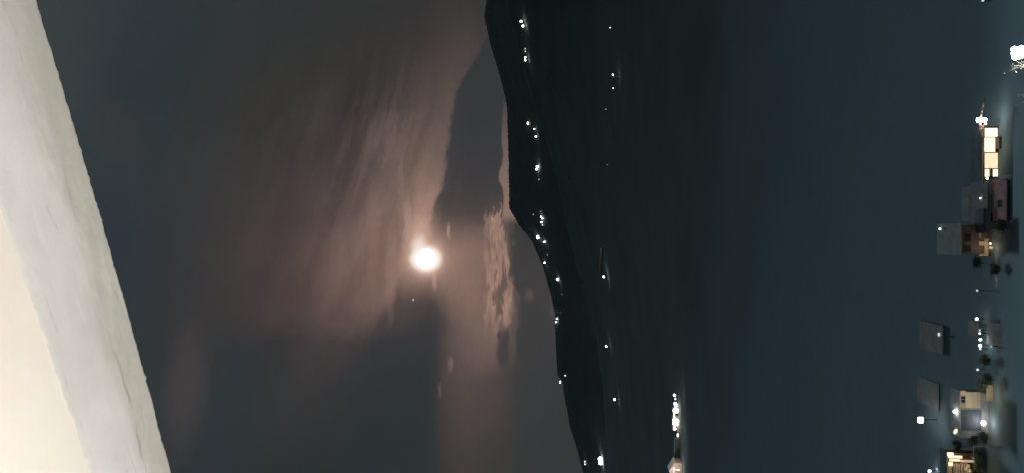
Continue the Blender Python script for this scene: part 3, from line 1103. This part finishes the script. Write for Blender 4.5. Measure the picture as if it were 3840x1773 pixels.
# cream lamp under the eave at the far end
bm = bmesh.new(); ball(bm, (0, 0, 0), .2, 3, (1.0, .6, .7))
o = finish('porch_lamp', bm, M['warm_lamp'], smooth=True, loc=at(3702, 670, YA - .1))
o['label'] = 'small cream porch lamp at the lower end of the shopfront'; o['category'] = 'lamp'

# --- B: grey roofed house next to it, with a dark roof well
B, hwB, YB, YfB = rect_house('grey_house', 'long grey flat-roofed house below the lit shopfront', (3641, 3703, 680, 868), 1.9, None, ('roofgrey', 'wallgrey'), seams=9)
ox, oy, oz = B.location
pc = at(3690, 826, YB + 1.2)
bx('roof_hatch', pc.x - ox - 1.9, pc.x - ox + 1.7, .5, 3.0, 1.91 - oz, 2.2 - oz, M['roofdark'], B)
window(B, (3714, 3724, 800, 830), YB + .25, M['glassdark'], M['wallgrey'])
bm = bmesh.new(); ball(bm, (0, 0, 0), .13, 2)
o = finish('roof_lamp', bm, M['mid_lamp'], smooth=True, loc=at(3676, 744, yat(3676, 2.1)))
o['label'] = 'faint small lamp standing on the long grey flat roof'; o['category'] = 'lamp'
# --- C: maroon house in front
C_, hwC, YC, YfC = rect_house('maroon_house', 'low house with a dull maroon roof in front of the grey one', (3722, 3774, 668, 828), 1.6, None, ('roofred', 'wallbrown'), seams=8)
ox, oy, oz = C_.location
pc = at(3740, 766, yat(3740, 1.7)); bx('chimney', pc.x - ox - .5, pc.x - ox + .5, pc.y - oy - .4, pc.y - oy + .3, 1.58 - oz, 1.8 - oz, M['roofdark'], C_)
# --- D: pale-roofed house
Dh, hwD, YD, YfD = rect_house('pale_house', 'tall house with a pale sheet roof and a dim brown front', (3513, 3602, 838, 954), 4.6, None, ('roofpale', 'wallbrown'), tilt=.2)
ox, oy, oz = Dh.location
bm = bmesh.new(); ball(bm, (0, 0, 0), .16, 2)
o = finish('roof_lamp', bm, M['mid_lamp'], smooth=True, loc=at(3524, 859, yat(3524, 4.95)))
o['label'] = 'small grey-white lamp on the corner of the pale roof'; o['category'] = 'lamp'
window(Dh, (3618, 3640, 880, 900), YD + .25, M['glassdark'], M['wood_dark'])
window(Dh, (3618, 3640, 918, 940), YD + .25, M['glassdark'], M['wood_dark'])
# seams of the sheet roof
for k in range(1, 8):
    xk = -hwD + 2 * hwD * k / 8
    bm = bmesh.new()
    vs = box(bm, xk - .03, xk + .03, .05, YfD - YD - .05, 4.6 - oz + .002, 4.6 - oz + .06)
    for v_ in vs:
        v_.co.z += .2 * max(0, v_.co.y) / (YfD - YD)
    finish('roof_seam', bm, M['roofpale'], Dh)
# porch in front of D: tan wall pieces lit by a lamp
Pp = thing('lit_porch', 'tan lit porch with peach edges and a bright lamp beneath the brown-fronted house', 'porch', (at(3700, 925, 124).x, 124, 0))
YP = 124.0
front_panel(Pp, 'wall', (3690, 3704, 891, 958), YP + .5, M['walltan'], .2)
front_panel(Pp, 'lintel', (3668, 3690, 902, 918), YP + .5, M['walltan'], .25)
front_panel(Pp, 'lintel', (3668, 3676, 875, 889), YP + .5, M['walltan'], .25)
front_panel(Pp, 'side_wall', (3665, 3690, 921, 950), YP + .9, M['wallbrown'], .2)
front_panel(Pp, 'base', (3670, 3691, 950, 958), YP + .5, M['walltan'], .22)
front_panel(Pp, 'dark_recess', (3704, 3736, 885, 960), YP + .9, M['wood_dark'], .2)
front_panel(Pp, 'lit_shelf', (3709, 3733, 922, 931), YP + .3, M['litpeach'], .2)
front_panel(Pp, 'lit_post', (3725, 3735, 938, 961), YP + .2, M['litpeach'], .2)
bm = bmesh.new(); ball(bm, (0, 0, 0), .38, 3, (.95, .4, .45))
o = finish('tube_lamp', bm, M['warm_lamp'], smooth=True, loc=at(3741, 925, YP - .2)); o.scale = (1.35, 1, 1)
o['label'] = 'bright cream lamp at the outer corner of the tan porch'; o['category'] = 'lamp'
bm = bmesh.new(); ball(bm, (0, 0, 0), .17, 2)
o = finish('globe_lamp', bm, lamp_mat('peach_globe_small', (1, .75, .6), 1.6), smooth=True, loc=at(3714, 911, YP))
o['label'] = 'little peach lamp inside the tan porch recess'; o['category'] = 'lamp'
point(at(3696, 925, YP - 1.3), 60, (1, .78, .52))
point(at(3741, 930, YP - 1.2), 90, (1, .75, .5))

# stepped path running away from the porch
st = thing('garden_steps', 'faint pale garden path stepping away from the tan porch', 'steps')
p0 = at(3738, 966, yat(3738, .2)); st.location = (p0.x, p0.y, 0)
for k in range(11):
    q = at(3738 + 6 * math.sin(k * .9) , 966 + k * 10.5, 1)
    Yk = yat(3738 + 6 * math.sin(k * .9), .15)
    xk = at(3738, 966 + k * 10.5, Yk).x
    bx('step', xk - p0.x - .20, xk - p0.x + .17, Yk - p0.y - .5, Yk - p0.y + .5, -.3, .22 + .02 * (k % 3), M['paving'], st)

# --- F and other faintly seen houses
Fh, *_ = rect_house('unlit_house', 'barely visible grey-roofed house left of the row of five small lamps', (3449, 3534, 1220, 1330), .5, None, ('roofgrey', 'wallgrey'))
bm = bmesh.new(); box(bm, -.28, .28, -.1, .1, -.14, .14)
o = finish('sign_lamp', bm, M['dim_lamp'], loc=at(3521, 1253, yat(3521, .8)), bevel=.03)
o['label'] = 'faint small oblong light on the barely visible grey roof'; o['category'] = 'lamp'
rect_house('unlit_house', 'small pale green-grey roof near the right edge of the photo', (3792, 3816, 1355, 1399), .6, None, ('roofpale', 'wallgrey'))
rect_house('unlit_house', 'dim grey shed roof just right of the lit shopfront', (3780, 3805, 490, 532), .6, None, ('roofpale', 'wallgrey'))
rect_house('unlit_house', 'very dim roof near the right edge under the big lamp', (3765, 3815, 372, 455), .5, None, ('roofgrey', 'wallgrey'))
rect_house('unlit_house', 'dim grey flat roof beside the shopfront counter', (3775, 3812, 560, 622), .5, None, ('roofpale', 'wallgrey'))
rect_house('unlit_house', 'dim low roof between the tan porch and row of five lamps', (3630, 3662, 1205, 1262), .5, None, ('roofgrey', 'wallgrey'))
rect_house('unlit_house', 'dark roof left of the beige garage house', (3440, 3520, 1440, 1540), .3, None, ('roofgrey', 'wallgrey'))

for (rp_, z_, m_, lab) in [((3745, 3790, 838, 905), .7, 'roofgrey', 'dim grey lean-to roof right of the tan porch, below the maroon roof'),
                      ((3606, 3640, 700, 830), .8, 'roofgrey', 'dim narrow shed roof left of the long grey flat roof'),
                      ((3700, 3760, 1215, 1300), .5, 'roofgrey', 'dim grey roof just right of the row of five lamps'),
                      ((3760, 3800, 1480, 1600), .4, 'roofgrey', 'dim low roof at the right of the white lamp by the garage'),
                      ((3770, 3815, 700, 790), .5, 'roofpale', 'dim pale roof to the right of the maroon roof')]:
    rect_house('unlit_house', lab, rp_, z_, None, (m_, 'wallgrey'), seams=5)

# --- G: beige house with the dark garage
G, hwG, YG, YfG = rect_house('garage_house', 'beige lamplit house with a large dark slate-blue garage door', (3562, 3600, 1465, 1640), 4.3, None, ('roofpale', 'wallgrey'))
YGf = YG + .25
front_panel(G, 'wall_panel', (3621, 3675, 1468, 1528), YGf, M['wallcream'], .12)
front_panel(G, 'corner_post', (3600, 3620, 1463, 1480), YGf, M['wallcream'], .14)
window(G, (3602, 3619, 1484, 1508), YGf, M['glassdark'], M['walltan'], 1)
front_panel(G, 'corner_post', (3600, 3620, 1515, 1529), YGf, M['walltan'], .10)
gd = thing
dr = front_panel(G, 'garage_door', (3603, 3680, 1535, 1612), YGf, M['darkdoor'], .08)
for k in range(7):
    xa = 3604 + k * 10.8
    front_panel(G, 'door_slat', (xa, xa + 9.6, 1536, 1611), YGf - .08, M['darkdoor'], .03, parent=dr).location
front_panel(G, 'side_wall', (3600, 3640, 1614, 1640), YGf, M['wallgrey'], .10)
for (x, y, r, mm_, lab) in [(3580, 1542, .24, 'white_lamp', 'round white lamp on the roof of the beige garage house'),
                            (3688, 1585, .36, 'white_lamp', 'white lamp on the paving in front of the slate-blue garage door')]:
    bm = bmesh.new(); ball(bm, (0, 0, 0), r, 3, (1, 1, .8))
    o = finish('globe_lamp', bm, M[mm_], smooth=True, loc=at(x, y, (yat(x, 4.6) if x < 3600 else YG - 1.0)))
    o['label'] = lab; o['category'] = 'lamp'
bm = bmesh.new(); ball(bm, (0, 0, 0), .3, 3, (1.5, .6, .8))
o = finish('wall_light', bm, lamp_mat('cream_wall_light', (1, .85, .7), 1.1), smooth=True, loc=at(3583, 1616, yat(3583, 4.55)))
o.rotation_euler = (0, math.radians(25), 0)
o['label'] = 'slanting cream light at the lower end of the garage house roof'; o['category'] = 'lamp'
bm = bmesh.new(); a_ = at(3679, 1620, YG - 1.2); b_ = at(3694, 1611, YG - 1.2); c_ = at(3682, 1604, YG - 1.2)
vs = [bm.verts.new(q) for q in (a_, b_, c_)] + [bm.verts.new(q + Vector((0, .5, 0))) for q in (a_, b_, c_)]
bm.faces.new(vs[:3]); bm.faces.new(vs[3:][::-1])
for i in range(3):
    j = (i + 1) % 3; bm.faces.new((vs[i], vs[j], vs[j + 3], vs[i + 3]))
bmesh.ops.recalc_face_normals(bm, faces=bm.faces)
o = finish('tarpaulin', bm, M['roofpale']); o['label'] = 'small grey triangular tarpaulin beside the white lamp at the garage'; o['category'] = 'tarpaulin'
gx = G.location
yp1, yp0 = yat(3683, .06), yat(3706, .06)
xL = at(3690, 1608, yp0).x; xR = at(3690, 1464, yp0).x
o = bx('driveway', xL, xR, yp0, YG + .24, -.3, .08, M['paving']); o['kind'] = 'structure'; o['label'] = 'pale paved strip in front of the garage'
YW = yat(3723, .15)
wl2 = bx('garden_wall', at(3710, 1503, YW).x, at(3710, 1442, YW).x, YW, YW + .35, -.5, at(3703, 1470, YW).z, M['wallcream'])
wl2['label'] = 'pale beige lamplit wall standing to the right of the garage house'; wl2['category'] = 'wall'
point(at(3640, 1500, YG - 2.6), 130, (1, .85, .62), .2)
point(at(3690, 1583, YG - 1.6), 26, (1, .9, .8), .2)
point(at(3706, 1475, YW - 1.4), 30, (1, .85, .62), .2)
point(at(3578, 1542, yat(3578, 5.6)), 30, (1, .9, .75), .2)

# --- H: brightly lit shop at the bottom edge
Hh, hwH, YH, YfH = rect_house('market_shop', 'busy little shop with glowing yellow sign panels at the bottom edge', (3525, 3549, 1692, 1810), 5.2, None, ('roofdark', 'wood_dark'), overhang=.2)
YHf = YH + .2
front_panel(Hh, 'sign_panel', (3552, 3574, 1694, 1708), YHf - .3, M['lityellow'], .15)
front_panel(Hh, 'sign_panel', (3556, 3607, 1706, 1716), YHf - .32, M['lityellow'], .15)
front_panel(Hh, 'sign_panel', (3560, 3599, 1720, 1727), YHf - .3, M['lityellow'], .15)
front_panel(Hh, 'sign_panel', (3556, 3571, 1730, 1745), YHf - .3, M['lityellow'], .15)
front_panel(Hh, 'pillar', (3549, 3566, 1747, 1800), YHf - .1, M['walltan'], .3)
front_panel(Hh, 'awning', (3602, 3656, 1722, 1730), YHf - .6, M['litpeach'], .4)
for k in range(5):
    front_panel(Hh, 'shelf', (3573 + k * 9.4, 3577.5 + k * 9.4, 1735, 1790), YHf - .1, M['wallcream' if k % 2 else 'walltan'], .35)
front_panel(Hh, 'pillar', (3619, 3625, 1734, 1800), YHf - .2, M['wallcream'], .3)
for k, (x, y, r) in enumerate([(3631, 1746, .33), (3636, 1765, .42), (3622, 1757, .28), (3650, 1714, .26)]):
    bm = bmesh.new(); ball(bm, (0, 0, 0), r, 2, (1, .8, 1), .2)
    o = finish('goods_sack', bm, M['wallcream'], smooth=True, loc=at(x, y, YHf - .9))
    o['label'] = ['pale bulging sack at the top of the heap in front of the market shop', 'largest pale sack of the heap at the bottom edge',
                  'smaller pale sack tucked behind the heap by the market shop', 'single pale sack beyond the awning of the market shop'][k]
    o['category'] = 'sack'
point(at(3590, 1725, YHf - 1.8), 55, (1, .8, .5), .2)
point(at(3625, 1760, YHf - 2.2), 45, (1, .8, .55), .2)
bm = bmesh.new()
a_ = at(3650, 1672, 121)
tube(bm, (0, 0, 0), (0, 0, at(3649, 1672, 121).z), .09, .07, 8)
tube(bm, (0, 0, at(3649, 1672, 121).z - .1), (-1.6, 0, at(3649, 1672, 121).z - .05), .05, .05, 6)
o = finish('pole', bm, M['metal'], loc=(a_.x, 121, 0)); o['label'] = 'thin grey pole standing between the garage house and market shop'; o['category'] = 'pole'


# --- near lamps on posts in the town
def town_lamp(px, py, size, m, label, Y=None, name='street_lamp', group=None, square=False, base=None, e=0):
    Y = Y or yat(px, 3.0 if square else 1.3)
    p = at(px, py, Y)
    zb = terr1(p.x, Y)
    t = thing(name, label, 'street lamp', (p.x, Y, zb), group)
    r = size * .5 * Y / FOC
    h = p.z - zb
    bm = bmesh.new()
    tube(bm, (0, .35, -.4), (0, .35, h + .15), .08, .055, 8)
    tube(bm, (0, .35, h + .15), (0, .02, h + .12 + r * .4), .04, .04, 6)
    finish('pole', bm, M['pole'], t)
    bm = bmesh.new()
    if square:
        box(bm, -r, r, -.12, .12, h - r, h + r); bmesh.ops.bevel(bm, geom=list(bm.edges), offset=r * .2, segments=2, affect='EDGES')
    else:
        ball(bm, (0, 0, h), r, 3)
    finish('lamp_head', bm, M[m], t, smooth=not square)
    if e: point(p + Vector((0, -.8, -.3)), e)
    return t


G5 = 'row of small lamps between the porch and the garage house'
town_lamp(3452, 1573, 19, 'white_lamp', 'square white floodlight standing alone left of the garage house', square=True, e=22)
town_lamp(3486, 1765, 9, 'cool_lamp', 'small white lamp at the bottom edge left of the market shop')
town_lamp(3513, 1757, 7, 'dim_lamp', 'dim grey lamp just beside the small white lamp at the bottom edge')
town_lamp(3664, 1088, 7, 'dim_lamp', 'dim lone lamp between the tan porch and row of lamps')
town_lamp(3663, 1195, 10, 'warm_lamp', 'small warm lamp above the row of five little lamps')
town_lamp(3674, 1237, 6, 'dim_lamp', 'faint first lamp at the top of the row of five', group=G5)
town_lamp(3674, 1249, 7, 'mid_lamp', 'second lamp of the row of five, small and dim', group=G5)
town_lamp(3676, 1272, 8, 'cool_lamp', 'third lamp of the row of five, white and round', group=G5)
town_lamp(3675.5, 1295, 9, 'cool_lamp', 'fourth and brightest lamp of the row of five', group=G5)
town_lamp(3676, 1308, 7, 'dim_lamp', 'last lamp of the row of five, dim, touching the brightest', group=G5)
town_lamp(3718, 1298, 5, 'dim_lamp', 'very faint lamp to the right of the row of five')
town_lamp(3666, 1385, 9, 'dim_lamp', 'faint pinkish light midway between row of five and garage house')
town_lamp(3686, 3, 9, 'dim_lamp', 'dim greenish lamp cut by the top edge of the photo')

# --- the big glaring globe lamp, close by on our own slope, with a tree next to it
YL = 42.0
pL = at(3819, 200, YL)
zb = terr1(pL.x, YL)
t = thing('street_lamp', 'big glaring white globe lamp at the right edge beside pale branches', 'street lamp', (pL.x, YL, zb))
h = pL.z - zb
bm = bmesh.new(); tube(bm, (0, 0, -.5), (0, 0, h - .3), .09, .06, 10); tube(bm, (0, 0, h - .42), (0, 0, h - .28), .14, .20, 10)
finish('pole', bm, M['metal'], t, smooth=True)
bm = bmesh.new(); ball(bm, (0, 0, h), .31, 3, jit=.05)
for q_ in ((-.22, 0, .16), (.2, .02, .2), (-.1, 0, -.26), (.24, 0, -.14)): ball(bm, (q_[0], q_[1], h + q_[2]), .14, 2, jit=.1)  # small glowing balls added to give the lamp's flare its ragged outline
finish('lamp_globe', bm, M['floodbig'], t, smooth=True)
point(pL + Vector((-.3, -.5, -.35)), 120, (1, .96, .9), .2)


def leafy_tree(name, label, base, height, spread, limbs, leaf_m, bark_m, nleaf=420, seed=1, leaf=.10):
    rnd = random.Random(seed)
    t = thing(name, label, 'tree', base)
    bm = bmesh.new()
    tube(bm, (0, 0, -.6), (.05, 0, height * .5), .12 * height / 5, .08 * height / 5, 10)
    tips = []
    for i in range(limbs):
        a = i * 2.4 + rnd.random() * .6
        p = Vector((.05, 0, height * (.30 + .2 * rnd.random())))
        r = .085 * height / 5
        dirv = Vector((math.cos(a), math.sin(a) * .8, .9 + rnd.random() * .5)).normalized()
        for k in range(5):
            ln = height * .13 * (1 - .08 * k)
            q = p + dirv * ln
            tube(bm, p, q, r, r * .72, 7); ball(bm, q, r * rnd.uniform(.8, 1.5), 2)
            tips.append(q)
            if k > 0:
                b2 = (dirv + Vector((rnd.uniform(-1, 1), rnd.uniform(-1, 1), rnd.uniform(-.1, .8)))).normalized()
                q2 = q + b2 * ln * .8
                tube(bm, q, q2, r * .55, r * .25, 6); tips.append(q2)
            p = q; r *= .72
            dirv = (dirv + Vector((rnd.uniform(-.5, .5), rnd.uniform(-.5, .5), rnd.uniform(-.1, .35)))).normalized()
    finish('trunk', bm, bark_m, t, smooth=True)
    bm = bmesh.new()
    for i in range(nleaf):
        c = rnd.choice(tips) + Vector((rnd.gauss(0, spread), rnd.gauss(0, spread), rnd.gauss(0, spread * .7)))
        n = Vector((rnd.gauss(0, 1), rnd.gauss(0, 1), rnd.gauss(0, 1))).normalized()
        a = n.orthogonal().normalized(); b = n.cross(a)
        s_ = leaf * rnd.uniform(.6, 1.3)
        vs = [bm.verts.new(c + a * s_), bm.verts.new(c + b * s_ * .55 + n * s_ * .15), bm.verts.new(c - a * s_), bm.verts.new(c - b * s_ * .55 + n * s_ * .15)]
        bm.faces.new(vs)
    finish('crown', bm, leaf_m, t)
    return t


# lamplit tree: its upper branches reach into the frame under the globe lamp
YT = 41.2
pT = at(3842, 305, YT)
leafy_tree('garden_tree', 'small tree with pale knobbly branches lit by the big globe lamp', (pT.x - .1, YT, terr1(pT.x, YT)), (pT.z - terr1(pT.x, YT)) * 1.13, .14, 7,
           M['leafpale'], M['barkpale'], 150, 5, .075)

for k, (px, py, hgt, lab) in enumerate([
    (3748, 1010, 1.5, 'low shrub at the right of the pale garden steps'), (3712, 1425, 1.7, 'shrub above the pale wall by the beige garage house'),
    (3690, 1448, 1.6, 'shrub touching the top corner of the beige garage house'), (3695, 1640, 1.6, 'shrub just below the slate-blue garage door'),
    (3655, 1655, 1.7, 'shrub at the grey pole between garage house and shop'), (3668, 1712, 1.6, 'lamplit shrub in front of the market shop awning'),
    (3600, 1672, 1.8, 'shrub behind the grey pole, left of the others'), (3790, 850, 1.5, 'shrub below the dim pale roof at the right edge'),
    (3700, 1350, 1.5, 'shrub just below the row of five small lamps'), (3672, 1745, 1.6, 'shrub beside the heap of pale sacks'),
    (3668, 985, 1.5, 'shrub beneath the brown front and tan porch')]):
    Y = yat(px, hgt * .6)
    p = at(px, py, Y)
    t = leafy_tree('shrub', lab, (p.x, Y, terr1(p.x, Y)), hgt, .28, 6, M['leaf'], M['bark'], 700, 50 + k, .13)
    t['category'] = 'shrub'

# ------------------------------------------------------------------ floodlit roadside buildings far down the valley
def Yg(px):
    p = hit(px, 1550, 0.0, y0=150)
    return p.y


YQ = Yg(2545)
q = thing('floodlight_mast', 'tall white floodlight pair at the upper end of the glaring cluster', 'floodlight')
pq = at(2533, 1527, YQ); q.location = (pq.x, YQ, terr1(pq.x, YQ))
zq = q.location.z
bm = bmesh.new(); tube(bm, (0, .6, -1), (0, .6, at(2533, 1537, YQ).z - zq + 2), .2, .14, 8)
finish('mast', bm, M['pole'], q)
for (x, y, s_) in [(2532, 1512, 11), (2534.5, 1519, 12), (2533.7, 1537.5, 20)]:
    p = at(x, y, YQ) - q.location
    bm = bmesh.new(); ball(bm, p, s_ * .5 * YQ / FOC, 3)
    finish('floodlight', bm, M['flood'], q, smooth=True)
far_lamp(2529, 1480, 8, 'white_lamp', 'small lamp at the very top of the glaring roadside cluster', group='lamps of the roadside cluster')
far_lamp(2532.5, 1494, 5, 'mid_lamp', 'faint upright light between small lamp and floodlight mast', group='lamps of the roadside cluster', elong=1.8)
far_lamp(2530, 1606, 9, 'white_lamp', 'small lamp under the blazing roadside kiosk', group='lamps of the roadside cluster')
far_lamp(2541.6, 1630, 7, 'mid_lamp', 'grey upright light a little below the blazing kiosk', group='lamps of the roadside cluster', elong=2.0)
k_ = thing('lit_kiosk', 'blazing white roadside kiosk with a light bar, brightest spot in the valley', 'kiosk')
p0 = at(2536, 1582, YQ); k_.location = (p0.x, YQ, terr1(p0.x, YQ))


def kp(name, xa, xb, ya, yb, m, d0=0.0, dep=.4):
    a = at(xa, ya, YQ) - k_.location; b = at(xb, yb, YQ) - k_.location
    return bx(name, b.x, a.x, d0, d0 + dep, b.z, a.z, m, k_, bevel=.12)


for (x, y, r) in [(2531, 1573, 15), (2531, 1586, 17), (2540, 1577, 13), (2538, 1588, 11)]:
    p = at(x, y, YQ) - k_.location
    bm = bmesh.new(); ball(bm, p, r * .5 * YQ / FOC, 3)
    finish('globe_light', bm, M['flood'], k_, smooth=True)
kp('light_panel', 2545, 2553, 1570, 1580, M['flood'], .1)
kp('light_panel', 2527, 2533, 1594, 1601, M['flood'], .05)
kp('light_bar', 2526.5, 2530, 1548, 1566.5, M['flood'], .1, .3)
kp('back_wall', 2524, 2558, 1560, 1618, M['wood_dark'], 1.2, 4)
kp('canopy', 2541, 2552, 1598, 1622, M['walltan'], .3, .8)
point(p0 + Vector((0, -5, 3)), 1100, (1, .95, .85), .5)
point(pq + Vector((0, -5, 2)), 1100, (1, .95, .85), .5)
# gabled building lit at the bottom edge
gb = thing('gabled_hall', 'pinkish lamplit gabled hall cut by the bottom edge', 'building')
YR = Yg(2556)
gl_, gr_ = at(2556, 1800, YR), at(2556, 1734, YR)
gb.location = ((gl_.x + gr_.x) / 2, YR, terr1(gl_.x, YR))
hw = (gr_.x - gl_.x) / 2
ze = at(2532, 1750, YR).z - gb.location.z; za = at(2512, 1765, YR).z - gb.location.z
bm = bmesh.new()
a = [bm.verts.new(v_) for v_ in ((-hw, 0, -1), (hw, 0, -1), (hw, 0, ze), (0, 0, za), (-hw, 0, ze))]
b = [bm.verts.new((v_.co.x, 9, v_.co.z)) for v_ in a]
bm.faces.new(a); bm.faces.new(b[::-1])
for i in range(5):
    j = (i + 1) % 5; bm.faces.new((a[i], a[j], b[j], b[i]))
bmesh.ops.recalc_face_normals(bm, faces=bm.faces)
finish('wall', bm, mat('pinkish_render', (.5, .38, .34), .9, .15, .4), gb)
for sg in (-1, 1):
    bm = bmesh.new()
    vs = [bm.verts.new(v_) for v_ in ((sg * (hw + .6), -.6, ze - .25), (0, -.6, za + .15), (0, 9.4, za + .15), (sg * (hw + .6), 9.4, ze - .25))]
    vt = [bm.verts.new(v_.co + Vector((0, 0, .25))) for v_ in vs]
    bm.faces.new(vs); bm.faces.new(vt[::-1])
    for i in range(4):
        j = (i + 1) % 4; bm.faces.new((vs[i], vs[j], vt[j], vt[i]))
    bmesh.ops.recalc_face_normals(bm, faces=bm.faces)
    finish('roof_slope', bm, M['wallcream'], gb)
for (xa, xb, ya, yb) in [(2524, 2529, 1750, 1770), (2533, 2550, 1756, 1762)]:
    pa, pb = at(xa, ya, YR) - gb.location, at(xb, yb, YR) - gb.location
    f_ = bx('window', pb.x - .1, pa.x + .1, -.1, 0 - .002, pb.z - .1, pa.z + .1, M['wood_dark'], gb)
    bx('pane', pb.x, pa.x, -.16, -.102, pb.z, pa.z, M['litpane'], f_)
point(at(2535, 1750, YR) + Vector((0, -6, 3)), 2200, (1, .88, .8), .5)
wall_strip('roadside_hedge', 'faint grey-green roadside hedge between the kiosk and the gabled hall', 'hedge',
           [(2548, 1642), (2546, 1660), (2545, 1680), (2545, 1700), (2545, 1722)], 2.4, mat('hedge_leaves', (.14, .2, .15), .9, .5, 1.0), thick=1.6)
point(hit(2540, 1680, 4, y0=150) + Vector((0, -4, 3)), 240, (.9, 1, .92), .5)

# ------------------------------------------------------------------ thin night haze over the valley
HZ = 1.8e-5
bm = bmesh.new()
box(bm, -3600, 3600, -3600, 3600, -3, 360)
hm = D.materials.new('night_haze')
hm.use_nodes = True
t = hm.node_tree; t.nodes.clear()
pv = t.nodes.new('ShaderNodeVolumePrincipled')
pv.inputs['Color'].default_value = (.80, .95, 1.0, 1)
pv.inputs['Density'].default_value = HZ
oo = t.nodes.new('ShaderNodeOutputMaterial')
t.links.new(pv.outputs[0], oo.inputs['Volume'])
hz = finish('haze', bm, hm)
hz['kind'] = 'stuff'
hz['label'] = 'thin night haze filling the valley'
